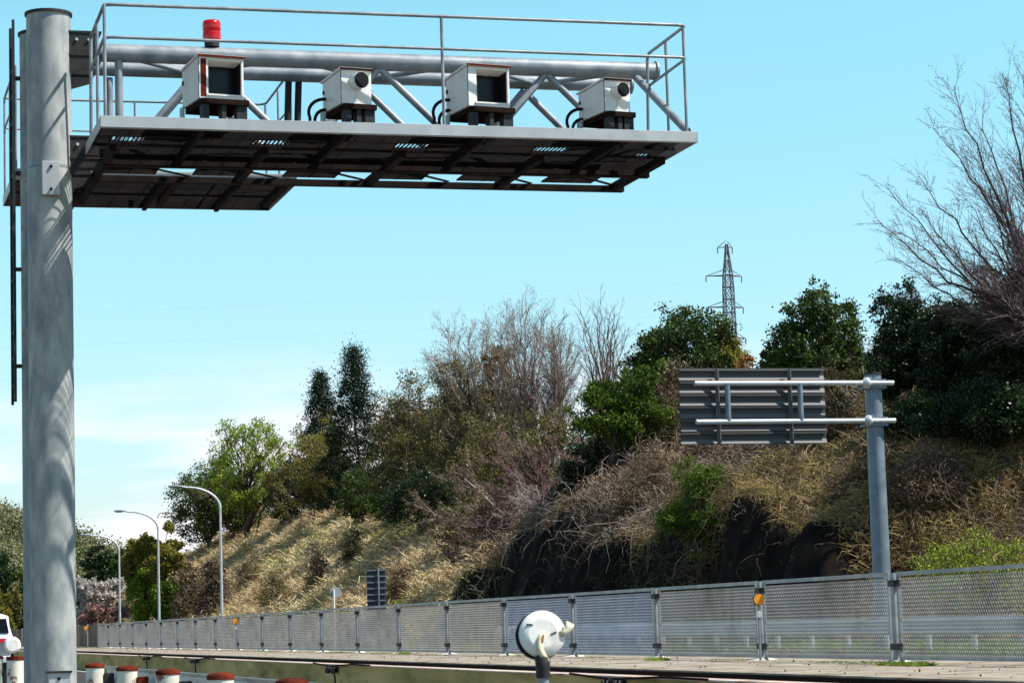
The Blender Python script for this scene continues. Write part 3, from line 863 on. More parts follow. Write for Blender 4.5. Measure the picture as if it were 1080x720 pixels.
# sign with dark slats, small round sign, marker post
s2 = at_x(397, 638, 20.7)
rs2 = empty('louvre_sign', (20.7, s2.y, .28))
tag(rs2, 'back of a small upright sign with dark horizontal slats behind the mesh fence', 'road sign')
xl = at_y(387, 620, s2.y).x; xr = at_y(407, 620, s2.y).x; zt = at_y(397, 600, s2.y).z; zb = at_y(397, 638, s2.y).z - .25
NAVY = M_('navy_back', (.03, .035, .055), (.045, .05, .075), 4, .5)
pnl = MB().box(xl, xr, s2.y, s2.y + .01, zb, zt).build('panel', NAVY, rs2)
f = MB()
nn = 7
for i in range(nn):
    z = zb + (i + 1) * (zt - zb) / nn
    f.box(xl, xr, s2.y - .05, s2.y - .001, z - .06, z - .02)
sub(f, 'slats', M_('slat', (.16, .17, .21)), pnl)
MB().tube([(20.78, s2.y - .09, .28), (20.78, s2.y - .09, zt + .03)], .035, 10).build('post', GALV, rs2)
s3 = at_x(352, 625, 20.7)
r3 = empty('round_sign', (20.7, s3.y, .28))
tag(r3, 'small round grey sign back on a white post at the foot of the dry bank', 'road sign')
MB().tube([(s3.x + .08, s3.y + .05, s3.z + .02), (s3.x + .08, s3.y + .06, s3.z + .02)], .24, 20).build('disc', M_('disc_grey', (.33, .34, .37)), r3)
MB().tube([(20.7, s3.y, .28), (20.7, s3.y, s3.z + .15)], .045, 10).build('post', WHITE, r3)
s4 = at_x(461, 606, 24.0)
z4 = tz(24.0, s4.y)
r4 = empty('marker_post', (24.0, s4.y, z4 - .1))
tag(r4, 'short white marker post on the dry grass bank beside the shaded cutting', 'marker post')
MB().box(23.94, 24.06, s4.y - .04, s4.y + .04, z4 - .1, z4 + .45).box(23.95, 24.05, s4.y - .03, s4.y + .03, z4 + .4505, z4 + .5).build('post', WHITE, r4, .01)

# ------------------------------------------------------------------ street lamps
def lamp(y, H):
    root = empty('street_lamp', (20.45, y, .28))
    MB().tube([(20.45, y, .28), (20.45, y, 3), (20.45, y, H - 1.25)], [.085, .075, .06], 16).build('pole', PIPE, root)
    pts = []
    for i in range(13):
        q = i / 12
        a = q * math.pi / 2
        pts.append((20.45 - 1.75 * (1 - math.cos(a)) , y, H - 1.25 + 1.12 * math.sin(a)))
    pts.append((18.35, y, H - .07))
    MB().tube(pts, [.072 - .022 * i / 13 for i in range(14)], 12).build('arm', PIPE, root)
    h = MB(); hp = [(18.45, .05), (18.36, .09), (18.15, .13), (17.9, .12), (17.75, .07), (17.70, .02)]
    h.tube([(x, y, H - .06) for x, r in hp], [r for x, r in hp], 14)
    hd = h.build('lamp_head', GALV, root)
    for vv in hd.data.vertices:
        vv.co.z = (H - .06 - .28) + (vv.co.z - (H - .06 - .28)) * .55
    sub(MB().box(17.8, 18.25, y - .08, y + .08, H - .155, H - .12), 'diffuser', M_('diffuser', (.35, .35, .33), None, rough=.3), hd)
    MB().box(20.40, 20.60, y - .16, y - .105, 1.2, 1.6).build('hatch', GALV, root)
    return root
L1 = lamp(129.2, 8.75); tag(L1, 'white curved arm street lamp, nearest and tallest looking of the three', 'street lamp', 'street lamps along the road')
L2 = lamp(154.0, 8.72); tag(L2, 'white curved arm street lamp in the middle of the three', 'street lamp', 'street lamps along the road')
L3 = lamp(174.8, 8.1); tag(L3, 'white curved arm street lamp farthest along the road, next to the blossom trees', 'street lamp', 'street lamps along the road')

# ------------------------------------------------------------------ pylon
py = empty('power_pylon', (130.4, 340, 0))
tag(py, 'grey lattice power pylon rising behind the evergreen trees', 'pylon')
PYL = M_('pylon_steel', (.12, .14, .17), (.18, .2, .23), 2, .6, .2)
def hw(z):
    return np.interp(z, [0, 36, 44, 51, 52.5, 56], [2.2, .82, .70, .60, .42, .12])
zs = [0, 6, 11.5, 16.5, 21, 25, 29, 32.5, 36, 39, 41.5, 43.8, 45.8, 47.8, 49.6, 51.4, 53.6, 56.0]
cx_, cy_ = 130.4, 340
lg = MB(); br = MB()
for (a, b_) in zip(zs[:-1], zs[1:]):
    ha, hb = hw(a), hw(b_)
    cs = [(1, 1), (1, -1), (-1, -1), (-1, 1)]
    for i in range(4):
        p, q = cs[i], cs[(i + 1) % 4]
        lg.tube([(cx_ + p[0] * ha, cy_ + p[1] * ha, a), (cx_ + p[0] * hb, cy_ + p[1] * hb, b_)], .11, 5)
        br.tube([(cx_ + p[0] * ha, cy_ + p[1] * ha, a), (cx_ + q[0] * hb, cy_ + q[1] * hb, b_)], .06, 4)
        br.tube([(cx_ + q[0] * ha, cy_ + q[1] * ha, a), (cx_ + p[0] * hb, cy_ + p[1] * hb, b_)], .06, 4)
        br.tube([(cx_ + p[0] * hb, cy_ + p[1] * hb, b_), (cx_ + q[0] * hb, cy_ + q[1] * hb, b_)], .10, 4)
lg.build('legs', PYL, py); br.build('lattice', PYL, py)
for z, L in ((55.6, 1.3), (51.3, 2.9), (46.6, 2.9), (42.0, 3.1)):
    for sgn in (-1, 1):
        L = abs(L) * (1 if sgn < 0 else .55)
        a = MB()
        for yy in (-1, 1):
            a.tube([(cx_ + sgn * hw(z), cy_ + yy * hw(z), z), (cx_ + sgn * (hw(z) + L), cy_, z - .1)], .07, 4)
        a.tube([(cx_ + sgn * hw(z), cy_, z + .9), (cx_ + sgn * (hw(z) + L), cy_, z - .1)], .06, 4)
        a.tube([(cx_ + sgn * (hw(z) + L), cy_, z - .1), (cx_ + sgn * (hw(z) + L), cy_, z - 1.0)], .09, 5)
        a.build('crossarm', PYL, py)
WIRE = M_('wire', (.45, .47, .5), None, rough=.5, metal=.3)
for i, (z, L) in enumerate(((51.3, 3.7), (46.6, 3.8), (42.0, 4.0))):
    x0 = cx_ - L; q = []
    for k in range(25):
        s_ = k / 24
        q.append((x0 + (-190 - x0) * s_, 340 + 40 * s_, z - 1 - 26 * s_ * (1 - s_) * .55 - s_ * 2))
    o = MB().tube(q, .008, 4).build('power_line', WIRE)
    tag(o, ['highest', 'middle', 'lowest'][i] + ' of three faint power lines crossing the sky left of the pylon', 'power line', 'power lines from the pylon')

# ------------------------------------------------------------------ car
def build_car():
    cx0, y0 = at_y(15.5, 670, 64.0).x, 64.0
    root = empty('car', (cx0 - .86, y0 + 2.2, 0))
    W = 1.72; x0, x1 = cx0 - W, cx0
    CARW = M_('car_paint', (.60, .62, .68), None, rough=.18)
    sec = [  # y, half width, z bottom, z shoulder, z roof, roof half width
        (0.00, .74, .38, .95, .97, .66), (.06, .82, .30, 1.02, 1.10, .70), (.20, .85, .26, 1.08, 1.60, .72), (.50, .86, .24, 1.08, 1.68, .74),
        (1.5, .86, .24, 1.05, 1.70, .74), (2.6, .86, .24, 1.03, 1.66, .70), (3.3, .86, .24, 1.0, 1.12, .68), (4.1, .84, .26, .88, .93, .66), (4.45, .76, .34, .70, .72, .60)]
    V = []; cxm = (x0 + x1) / 2
    for (yy, hwid, zb, zs_, zr, rw_) in sec:
        ring = [(-hwid * .9, zb), (-hwid, zb + .12), (-hwid, (zb + zs_) / 2), (-hwid * .985, zs_), (-(hwid * .25 + rw_ * .75), zs_ + (zr - zs_) * .5), (-rw_, zr - .06 * (zr > 1.2)), (-rw_ * .8, zr),
                (rw_ * .8, zr), (rw_, zr - .06 * (zr > 1.2)), ((hwid * .25 + rw_ * .75), zs_ + (zr - zs_) * .5), (hwid * .985, zs_), (hwid, (zb + zs_) / 2), (hwid, zb + .12), (hwid * .9, zb)]
        V += [(cxm + a, y0 + yy, z) for a, z in ring]
    n = 14; Fq = [[i * n + j, i * n + (j + 1) % n, (i + 1) * n + (j + 1) % n, (i + 1) * n + j] for i in range(len(sec) - 1) for j in range(n)]
    mb = MB().add(V, Fq, True)
    mb.F.append((np.array([list(range(n))], dtype=np.int32), True)); mb.F.append((np.array([[8 * n + j for j in range(n)][::-1]], dtype=np.int32), True))
    body = mb.build('body', CARW, root)
    q = MB().add([(cxm - .60, y0 + .085, 1.10), (cxm + .60, y0 + .085, 1.10), (cxm + .53, y0 + .225, 1.50), (cxm - .53, y0 + .225, 1.50)], [0, 1, 2, 3])
    V = []
    q = MB(); q.prism([(-.72, 1.20), (.72, 1.20), (.66, 1.56), (-.66, 1.56)], Matrix(((1, 0, 0, cxm), (0, .27, 1, y0 - .262), (0, 1, 0, 0), (0, 0, 0, 1))), .02)
    q.build('rear_window', GLASSD, root)
    for sgn in (-1, 1):
        q = MB(); q.prism([(.35, 1.08), (3.0, 1.06), (2.6, 1.55), (.6, 1.55)], Matrix(((0, -.30 * sgn, sgn, cxm + sgn * (.87 + .32) - 0), (1, 0, 0, y0), (0, 1, 0, 0), (0, 0, 0, 1))), .012)
        q.build('side_window', GLASSD, root)
        MB().box(cxm + sgn * .60 - .19, cxm + sgn * .60 + .19, y0 - .012, y0 + .08, .95, 1.06).build('tail_light', M_('tail', (.6, .02, .03), None, rough=.2), root)
        for yy in (.85, 3.55):
            wl = MB().tube([(cxm + sgn * .66, y0 + yy, .32), (cxm + sgn * .88, y0 + yy, .32)], .32, 24).build('wheel', BLACK, root)
            sub(MB().tube([(cxm + sgn * .875, y0 + yy, .32), (cxm + sgn * .89, y0 + yy, .32)], .20, 16), 'rim', GALV, wl)
    MB().box(cxm - .83, cxm + .83, y0 - .05, y0 + .2, .40, .62).build('bumper', CARW, root, .04)
    MB().box(cxm - .17, cxm + .17, y0 - .03, y0 + .05, .70, .80).build('number_plate', PAINT, root)
    tag(root, 'white people carrier seen from behind, with dark rear window and red tail light', 'car')
build_car()

# ================================================================== vegetation
def unit(a): return a / np.maximum(np.linalg.norm(a, axis=-1, keepdims=True), 1e-9)
def leaves(mb, P, size, rng, asp=.55, up=.0, axis=None, jit=.4):
    N = len(P)
    u = rng.normal(0, 1, (N, 3))
    if axis is not None: u = u * jit + axis
    u[:, 2] += up; u = unit(u)
    w_ = unit(np.cross(u, rng.normal(0, 1, (N, 3))))
    sz = size * rng.uniform(.6, 1.35, (N, 1))
    V = np.stack([P, P + u * sz * .5 + w_ * sz * asp * .5, P + u * sz, P + u * sz * .5 - w_ * sz * asp * .5], 1).reshape(-1, 3)
    F = np.arange(N * 4).reshape(N, 4)
    mb.add(V, F)
def twigs(mb, A, B, ra, rb, sides=3):
    """straight tapered sticks A->B"""
    A = np.asarray(A, float); B = np.asarray(B, float); N = len(A)
    ra = np.broadcast_to(np.asarray(ra, float), (N,)); rb = np.broadcast_to(np.asarray(rb, float), (N,))
    d = unit(B - A); h = np.where(np.abs(d[:, 2:3]) > .9, np.array([[1., 0, 0]]), np.array([[0, 0, 1.]]))
    u = unit(np.cross(d, h)); v = np.cross(d, u)
    ring = []
    for P, r in ((A, ra), (B, rb)):
        for k in range(sides):
            a = 2 * math.pi * k / sides
            ring.append(P + (u * math.cos(a) + v * math.sin(a)) * r[:, None])
    V = np.stack(ring, 1).reshape(-1, 3)
    base = (np.arange(N) * 2 * sides)[:, None]
    F = np.concatenate([base + np.array([[k, (k + 1) % sides, sides + (k + 1) % sides, sides + k]]) for k in range(sides)])
    mb.add(V, F, True)
def blades(mb, P, L, wd, rng, lift=(.2, 1.0), lean=(0, 0, 0), droop=.5):
    N = len(P)
    d = rng.normal(0, 1, (N, 3)); d[:, 2] = 0; d = unit(d); d[:, 2] = rng.uniform(lift[0], lift[1], N); d = unit(d + np.array(lean))
    Ls = L * rng.uniform(.45, 1.3, (N, 1))
    s_ = unit(np.cross(d, rng.normal(0, 1, (N, 3)))) * wd * .5
    m1 = P + d * Ls * .5
    d2 = unit(d + np.stack([rng.normal(0, .35, N), rng.normal(0, .35, N), -droop * rng.uniform(0, 2, N)], 1))
    t = m1 + d2 * Ls * .5
    V = np.stack([P - s_, P + s_, m1 - s_ * .8, m1 + s_ * .8, t - s_ * .15, t + s_ * .15], 1).reshape(-1, 3)
    b = (np.arange(N) * 6)[:, None]
    mb.add(V, np.concatenate([b + np.array([[0, 1, 3, 2]]), b + np.array([[2, 3, 5, 4]])]))
def vines(mb, P, D, L, r, rng, nseg=6, wander=.5, grav=.15):
    """curly canes starting at P heading along D"""
    N = len(P); p = P.copy(); d = unit(D.copy()); Ls = L * rng.uniform(.4, 1.4, (N, 1)) / nseg
    for k in range(nseg):
        q = p + d * Ls
        twigs(mb, p, q, r * (1 - k / nseg * .6), r * (1 - (k + 1) / nseg * .6), 3)
        p = q
        d = unit(d + rng.normal(0, wander, (N, 3)) + np.array([0, 0, -grav]))

LEAF_SPRING = leaf_mat('leaf_spring', [(.08, .12, .012), (.17, .24, .022), (.28, .36, .04), (.38, .43, .08)])
LEAF_DARK = leaf_mat('leaf_dark', [(.010, .020, .008), (.018, .034, .012), (.032, .055, .018), (.060, .085, .03)], rough=.35, trans=.12)
LEAF_MID = leaf_mat('leaf_mid', [(.022, .042, .010), (.045, .075, .015), (.075, .115, .02), (.14, .18, .04)], trans=.2)
LEAF_BRIGHT = leaf_mat('leaf_bright', [(.02, .04, .006), (.06, .11, .010), (.12, .19, .015), (.22, .29, .04)])
LEAF_OLIVE = leaf_mat('leaf_olive', [(.045, .045, .014), (.10, .092, .026), (.18, .155, .05), (.28, .235, .10)], clump=.6)
LEAF_YELLOW = leaf_mat('leaf_yellow', [(.11, .11, .015), (.20, .18, .03), (.28, .25, .05), (.32, .27, .10)])
LEAF_CYP = leaf_mat('leaf_cypress', [(.006, .016, .009), (.012, .028, .014), (.022, .042, .02), (.04, .062, .028)], trans=.08, rough=.6)
LEAF_PINK = leaf_mat('bud_pink', [(.22, .12, .10), (.34, .20, .17), (.46, .29, .25)], clump=.5)
LEAF_WHITE = leaf_mat('blossom_pale', [(.40, .36, .33), (.60, .55, .51), (.78, .73, .70)], clump=.3)
LEAF_BUD = leaf_mat('bud_tan', [(.22, .17, .09), (.33, .27, .14), (.42, .36, .20)], clump=.5)
LEAF_ORANGE = leaf_mat('leaf_orange', [(.22, .07, .02), (.34, .12, .03), (.30, .20, .04)])
DRY = leaf_mat('dry_grass', [(.28, .19, .10), (.47, .35, .19), (.62, .49, .28), (.74, .62, .40)], clump=.25, trans=.15, rough=.8)
DRYG = leaf_mat('dry_golden', [(.12, .08, .03), (.28, .19, .075), (.40, .30, .13), (.19, .19, .05)], clump=.4, trans=.15, rough=.8)
BRUSH = leaf_mat('dry_bracken', [(.07, .044, .026), (.16, .105, .062), (.27, .19, .115), (.38, .28, .18)], clump=.45, trans=.1, rough=.85)
VINE = leaf_mat('vine_brown', [(.09, .062, .035), (.19, .14, .085), (.32, .25, .16)], clump=.4, trans=0, rough=.85)
VINEP = leaf_mat('vine_pale', [(.22, .17, .15), (.34, .28, .25), (.46, .40, .36)], clump=.3, trans=0, rough=.85)
VINED = leaf_mat('vine_plum', [(.085, .055, .042), (.15, .105, .08), (.24, .175, .14)], clump=.4, trans=0, rough=.85)
GRASS = leaf_mat('fresh_grass', [(.07, .11, .012), (.15, .22, .025), (.25, .34, .04), (.33, .36, .08)], clump=.8)

def ypos(px, X): return at_x(px, 600, X).y
def frame_at(px, X, top, hw):
    """base point, height and crown radius of a plant whose stem stands at pixel column px, distance X across"""
    Y = ypos(px, X); z0 = tz(X, Y) - .15
    H = at_y(px, top, Y).z - z0
    dist = math.hypot(X, Y)
    return Y, z0, H, hw * dist / F_PX

def limb_path(p, q, rng, n=4, sag=.1):
    p = np.array(p, float); q = np.array(q, float); L = np.linalg.norm(q - p)
    P = [p]
    for i in range(1, n):
        t = i / n
        c = p + (q - p) * t + rng.normal(0, L * .05, 3); c[2] += L * sag * math.sin(t * math.pi)
        P.append(c)
    P.append(q); return P

def leafy_tree(px, X, top, hw, mat, label, seed, bottom=.25, nl=34, lsize=.13, per=330, lobe=.24, bark=BARK, cat='tree', name='leafy_tree', group=None, flat=1.0, gap=.0, cx=0, cz=0, spiky=0, stems=1):
    rng = np.random.default_rng(seed)
    Y, z0, H, R = frame_at(px, X, top, hw)
    root = empty(name, (X, Y, z0)); tag(root, label, cat, group)
    zc0, zc1 = z0 + H * bottom, z0 + H
    cz_ = (zc0 + zc1) / 2; hz = (zc1 - zc0) / 2
    ctr = np.array([X, Y, cz_]) + np.array([cx * R, 0, 0])
    lobes = []
    k = 0
    while len(lobes) < nl and k < 4000:
        k += 1
        v = rng.normal(0, 1, 3); v /= np.linalg.norm(v)
        r = rng.uniform(.35, 1.0) ** .5 * rng.uniform(.8, 1.02)
        wob_ = 1 + .22 * math.sin(3 * math.atan2(v[1], v[0]) + seed) + .15 * math.sin(5 * v[2] + seed * 2)
        r *= min(wob_, 1.12)
        lr = R * lobe * rng.uniform(.65, 1.3)
        c = ctr + v * r * np.array([max(R - lr * .6, .1), max(R - lr * .6, .1) * flat, max(hz - lr * .5, .1)])
        if any(np.linalg.norm(c - o[0]) < (lr + o[1]) * (.42 + gap) for o in lobes): continue
        lobes.append((c, lr))
    mbT = MB(); tr = max(.05, H * .018)
    fork = np.array([X + rng.normal(0, .1), Y, z0 + H * max(bottom * .8, .12)])
    for s_ in range(stems):
        off = rng.normal(0, .25, 3) * (s_ > 0); off[2] = 0
        tp = limb_path(np.array([X, Y, z0 - .4]) + off, ctr + np.array([0, 0, hz * .5]) + off * 2, rng, 6, 0)
        twigs(mbT, np.array(tp[:-1]), np.array(tp[1:]), np.linspace(tr, tr * .35, 6), np.linspace(tr * .85, tr * .3, 6), 8)
    A, B, ra, rb = [], [], [], []
    for c, lr in lobes:
        t = rng.uniform(.15, .75); st = np.array(tp[int(t * 6)])
        if st[2] > c[2]: st = np.array(tp[max(1, int(t * 3))])
        pp = limb_path(st, c, rng, 4, .12)
        rr = np.linspace(tr * .42, tr * .12, 5)
        for i in range(4): A.append(pp[i]); B.append(pp[i + 1]); ra.append(rr[i]); rb.append(rr[i + 1])
        for j in range(10):
            e = c + rng.normal(0, lr * .6, 3); a0 = pp[3] + (c - pp[3]) * rng.uniform(0, 1)
            A.append(a0); B.append(e); ra.append(tr * .10); rb.append(tr * .04)
    twigs(mbT, A, B, ra, rb, 4)
    mbT.build('trunk', bark, root)
    mbL = MB()
    P = []
    ls = lsize
    for c, lr in lobes:
        n = int(per * (lr / (R * lobe)) ** 2)
        # each lobe is a handful of leaf sprays, so its edge is ragged
        ns = 9; sc_ = c + rng.normal(0, 1, (ns, 3)) * lr * np.array([.55, .55, .42])
        idx = rng.integers(0, ns, n)
        q = sc_[idx] + rng.normal(0, 1, (n, 3)) * lr * np.array([.26, .26, .20])
        if spiky:
            q = c + rng.normal(0, 1, (n, 3)) * lr * np.array([.35, .35, .3 + spiky])
        P.append(q)
    P = np.concatenate(P)
    leaves(mbL, P, ls, rng, .6, .15)
    mbL.build('crown', mat, root)
    return root

def grow(rng, p, d, L, r, lvl, out, par):
    n = par['n'][lvl]; seg = L / n
    kids = par['kids'][lvl] if lvl < len(par['kids']) else 0
    for i in range(n):
        d = (d + Vector(rng.normal(0, par['jit'], 3)) + Vector(par['trop']) * (par['tw'] * (lvl > 0))).normalized()
        q = p + d * seg
        r1 = r * (1 - (i + 1) / n * .62); r0 = r * (1 - i / n * .62)
        out[min(lvl, len(out) - 1)].append((tuple(p), tuple(q), r0, r1))
        f = (i + 1) / n
        if kids and f >= par['start'][lvl]:
            k = kids / (n * (1 - par['start'][lvl]) + 1)
            k = int(k) + (rng.random() < k - int(k))
            for _ in range(k):
                a = d.orthogonal().normalized(); a.rotate(Matrix.Rotation(rng.uniform(0, 6.283), 3, d))
                ang = par['ang'] * rng.uniform(.65, 1.3)
                nd = (d * math.cos(ang) + a * math.sin(ang)).normalized()
                grow(rng, p.lerp(q, rng.random()), nd, L * par['ratio'] * rng.uniform(.7, 1.15) * (1.15 - f * .45), max(r1 * .62, par['rmin']), lvl + 1, out, par)
        p = q

def bare_tree(px, X, top, hw, label, seed, lean=(0, 0, 1), bark=BARK, twig=TWIG, bud=None, nbud=0, bsize=.06, levels=4, kids=(9, 7, 6, 5), stems=1, name='bare_tree', group=None, ratio=.5, ang=.75, trop=(0, 0, .25), jit=.12, rmin=.006, trunk_r=.016, Lf=.62, Y=None, z0=None, H=None, cat='tree', trw=.2, base_dz=0):
    rng = np.random.default_rng(seed)
    if Y is None:
        Y, z0, H, R = frame_at(px, X, top, hw)
    z0 += base_dz
    root = empty(name, (X, Y, z0)); tag(root, label, cat, group)
    par = dict(n=[7, 6, 5, 4, 3], kids=list(kids), start=[.28, .2, .15, .1, .1], jit=jit, trop=trop, tw=trw, ang=ang, ratio=ratio, rmin=rmin)
    out = [[] for _ in range(levels + 1)]
    for s_ in range(stems):
        d = (Vector(lean) + Vector(rng.normal(0, .16 if stems > 1 else .04, 3))).normalized()
        o = Vector((X, Y, z0 - .3)) + (Vector(rng.normal(0, .35, 3)) if stems > 1 else Vector((0, 0, 0))); o.z = z0 - .3
        grow(rng, o, d, H * Lf * rng.uniform(.8, 1.1), H * trunk_r, 0, out, par)
    def mk(lv, nm, mat, sides):
        mb = MB(); k = 0
        for l in lv:
            if out[l]:
                a = np.array([q[0] for q in out[l]]); b = np.array([q[1] for q in out[l]])
                twigs(mb, a, b, np.array([q[2] for q in out[l]]), np.array([q[3] for q in out[l]]), sides); k += 1
        if k: return mb.build(nm, mat, root)
    mk([0, 1], 'trunk', bark, 6)
    mk(range(2, levels + 1), 'branches', twig, 3)
    if bud:
        tw = np.array([q[1] for l in range(levels - 1, levels + 1) for q in out[l]])
        if len(tw):
            P = tw[rng.integers(0, len(tw), nbud)] + rng.normal(0, .07, (nbud, 3))
            mb = MB(); leaves(mb, P, bsize, rng, .7); mb.build('crown', bud, root)
    return root

def conifer(px, X, top, hw, label, seed, base_dz=0, n=26, mat=LEAF_CYP, per=420, low=.06, lsize=.15):
    rng = np.random.default_rng(seed)
    Y, z0, H, R = frame_at(px, X, top, hw)
    root = empty('conifer', (X, Y, z0)); tag(root, label, 'conifer', 'conifers on the hill')
    T = limb_path((X, Y, z0 - .3), (X + .05, Y, z0 + H * .99), rng, 8, 0)
    mbT = MB(); twigs(mbT, np.array(T[:-1]), np.array(T[1:]), np.linspace(.16, .03, 8), np.linspace(.14, .015, 8), 8)
    P = []; AX = []
    A, B = [], []
    nb = int(n * 3.4)
    for i in range(nb):
        f = low + (1 - low) * (i / nb) ** .9
        zz = z0 + H * f
        prof = (1 - f) ** .80 * (1 - .22 * math.exp(-((f - low) / .12) ** 2)) * (1 + .16 * math.sin(f * 31 + seed))
        rr = (R * prof + .08) * rng.uniform(.55, 1.12)
        a = i * 2.399 + rng.normal(0, .3)
        dr = np.array([math.cos(a), math.sin(a), 0])
        p0 = np.array([X, Y, zz]); tip = p0 + dr * rr + np.array([0, 0, -.12 * rr + .1])
        A.append(p0); B.append(tip)
        m = int(per * (.25 + .75 * prof) * rng.uniform(.6, 1.2) * .55)
        t = rng.uniform(.25, 1.05, (m, 1)) ** .7
        c = p0 + (tip - p0) * t
        sp = (.10 + .16 * R * (1.1 - t)) * rng.uniform(.8, 1.25)
        q = c + rng.normal(0, 1, (m, 3)) * sp * np.array([1, 1, .75]) + np.array([0, 0, -.06])
        P.append(q); AX.append(np.repeat((dr * .6 + np.array([0, 0, .45]))[None, :], m, 0))
    twigs(mbT, A, B, .03, .008, 4)
    mbT.build('trunk', BARK, root)
    mb = MB(); leaves(mb, np.concatenate(P), lsize, rng, .42, 0, np.concatenate(AX), .5)
    mb.build('crown', mat, root)
    return root

# ---------------------------------------------------------------- ground cover on the bank ("stuff")
def scatter(n, x0, x1, y0, y1, rng, dens=None):
    x = rng.uniform(x0, x1, n); y = rng.uniform(y0, y1, n)
    if dens is not None:
        k = rng.random(n) < dens(x, y); x, y = x[k], y[k]
    return np.stack([x, y, terr(x, y)], 1)
def clumpy(P, rng, amp=.3, fq=.8):
    q = np.sin(P[:, 0] * fq * 2.1 + 1.3 * np.sin(P[:, 1] * fq)) * np.sin(P[:, 1] * fq * 1.3 + np.sin(P[:, 0] * fq * 1.7))
    P[:, 2] += np.maximum(q, 0) * amp * rng.random(len(P))
    return P
rng = np.random.default_rng(11)
mb = MB()
P = clumpy(scatter(170000, 22.2, 38, 84, 225, rng), rng, 1.0, 1.1)
blades(mb, P, .62, .045, rng, (.05, .9), (-.25, -.1, 0), .8)
P = clumpy(scatter(26000, 22.2, 38, 84, 225, rng, lambda x, y: .35 + .65 * (wob(x * 2, y * 2) > .2)), rng, .5)
blades(mb, P, 1.0, .05, rng, (.1, 1.3), (-.3, -.1, 0), .9)
mb.build('dry_grass', DRY)['kind'] = 'stuff'
mb = MB()
P = clumpy(scatter(150000, 22.4, 34, 34, 72, rng, lambda x, y: (y < x * 2.42 - 1.5) & ((y < 51.5) | (x > 24.2))), rng, .5, 1.3)
blades(mb, P, .5, .026, rng, (.05, 1.0), (-.2, -.1, 0), .8)
mb.build('golden_grass', DRYG)['kind'] = 'stuff'
mb = MB()
P = clumpy(scatter(16000, 22.9, 26.5, 50.5, 68, rng), rng, .5, 1.3); P[:, 2] += rng.random(len(P)) * .3
blades(mb, P, .5, .018, rng, (-.2, .8), (-.6, -.1, 0), 1.2)
mb.build('hanging_grass', DRYG)['kind'] = 'stuff'
mb = MB()
P = clumpy(scatter(90000, 23.3, 38, 52, 92, rng), rng, .8, 1.0)
blades(mb, P, .6, .03, rng, (.05, 1.0), (-.4, -.1, 0), 1.0)
mb.build('dry_bracken', BRUSH)['kind'] = 'stuff'
mb = MB()
P = scatter(30000, 22.3, 36, 84, 215, rng, lambda x, y: (wob(x * 1.4 + 9, y * 1.4) > .75))
P[:, 2] += rng.random(len(P)) * .25
blades(mb, P, .5, .05, rng, (.3, 1.2), (-.1, 0, 0), .3)
P = scatter(60000, 22.2, 28, 34, 50.0, rng, lambda x, y: np.clip(wob(x * 1.3 + 3, y * 1.3 + 5) * .8 + .1, 0, 1))
blades(mb, P, .38, .03, rng, (.3, 1.2), (-.1, 0, 0), .4)
P = scatter(14000, 21.0, 21.75, 26, 80, rng)
blades(mb, P, .28, .02, rng, (.4, 1.4), (0, 0, 0), .3)
mb.build('green_weeds', GRASS)['kind'] = 'stuff'
mb = MB()
P = scatter(9000, 19.9, 21.2, 26, 90, rng); P[:, 2] = .285
blades(mb, P, .22, .02, rng, (.4, 1.4), (0, 0, 0), .3)
mb.build('verge_grass', GRASS)['kind'] = 'stuff'

# tangled canes: over the lip of the cutting, on the slope above, in mounds on the bank
def cane_obj(name, mat, items, label=None, kind='stuff', seed=0):
    rng = np.random.default_rng(seed); mb = MB()
    for it in items: it(mb, rng)
    o = mb.build(name, mat)
    if kind: o['kind'] = kind
    return o
def lip(n, y0, y1, L, r, xr=(23.2, 25.0), dz=(0, .6), grav=.55, wander=.45):
    def f(mb, rng):
        P = scatter(n, xr[0], xr[1], y0, y1, rng); P[:, 2] += rng.uniform(dz[0], dz[1], len(P))
        D = np.stack([rng.uniform(-1.2, -.2, len(P)), rng.normal(0, .6, len(P)), rng.uniform(-.3, .9, len(P))], 1)
        vines(mb, P, D, L, r, rng, 7, wander, grav)
    return f
def slope_canes(n, x0, x1, y0, y1, L, r, dz=1.0, grav=.12, lean=(-.8, -.1, .5), wander=.4):
    def f(mb, rng):
        P = scatter(n, x0, x1, y0, y1, rng); P[:, 2] += rng.uniform(0, dz, len(P))
        D = rng.normal(0, .6, (len(P), 3)) + np.array(lean)
        vines(mb, P, D, L, r, rng, 7, wander, grav)
    return f
cane_obj('dead_creeper', VINE, [lip(700, 51, 60, .9, .009, dz=(0, .3), wander=.8), lip(700, 61, 68, 1.4, .010, grav=.4, wander=.8), lip(900, 68, 88, 1.0, .010, wander=.8), lip(380, 60.5, 66, 1.8, .008, (22.3, 23.8), (0, .9), .5, .8), lip(250, 53, 88, .9, .008, (22.1, 23.3), (0, .2), .5, .8),
                                slope_canes(1100, 24, 30, 53, 72, .8, .009, .5, wander=.8), slope_canes(1500, 23, 31, 44, 51, .9, .009, .35, wander=.8)], seed=21)
cane_obj('pale_creeper', VINEP, [lip(160, 62, 86, 1.8, .012, (22.8, 24.6), wander=.6), slope_canes(900, 24, 31, 64, 80, 1.3, .011, .8, wander=.7), slope_canes(200, 24.5, 32, 80, 92, 1.8, .013, 1.3)], seed=22)
cane_obj('plum_creeper', VINED, [slope_canes(1900, 24.5, 32, 68, 92, 1.3, .013, 1.0, wander=.7), lip(400, 70, 86, 1.0, .012, wander=.7), slope_canes(900, 25, 30, 42, 52, 1.2, .010, .6, wander=.7)], seed=23)
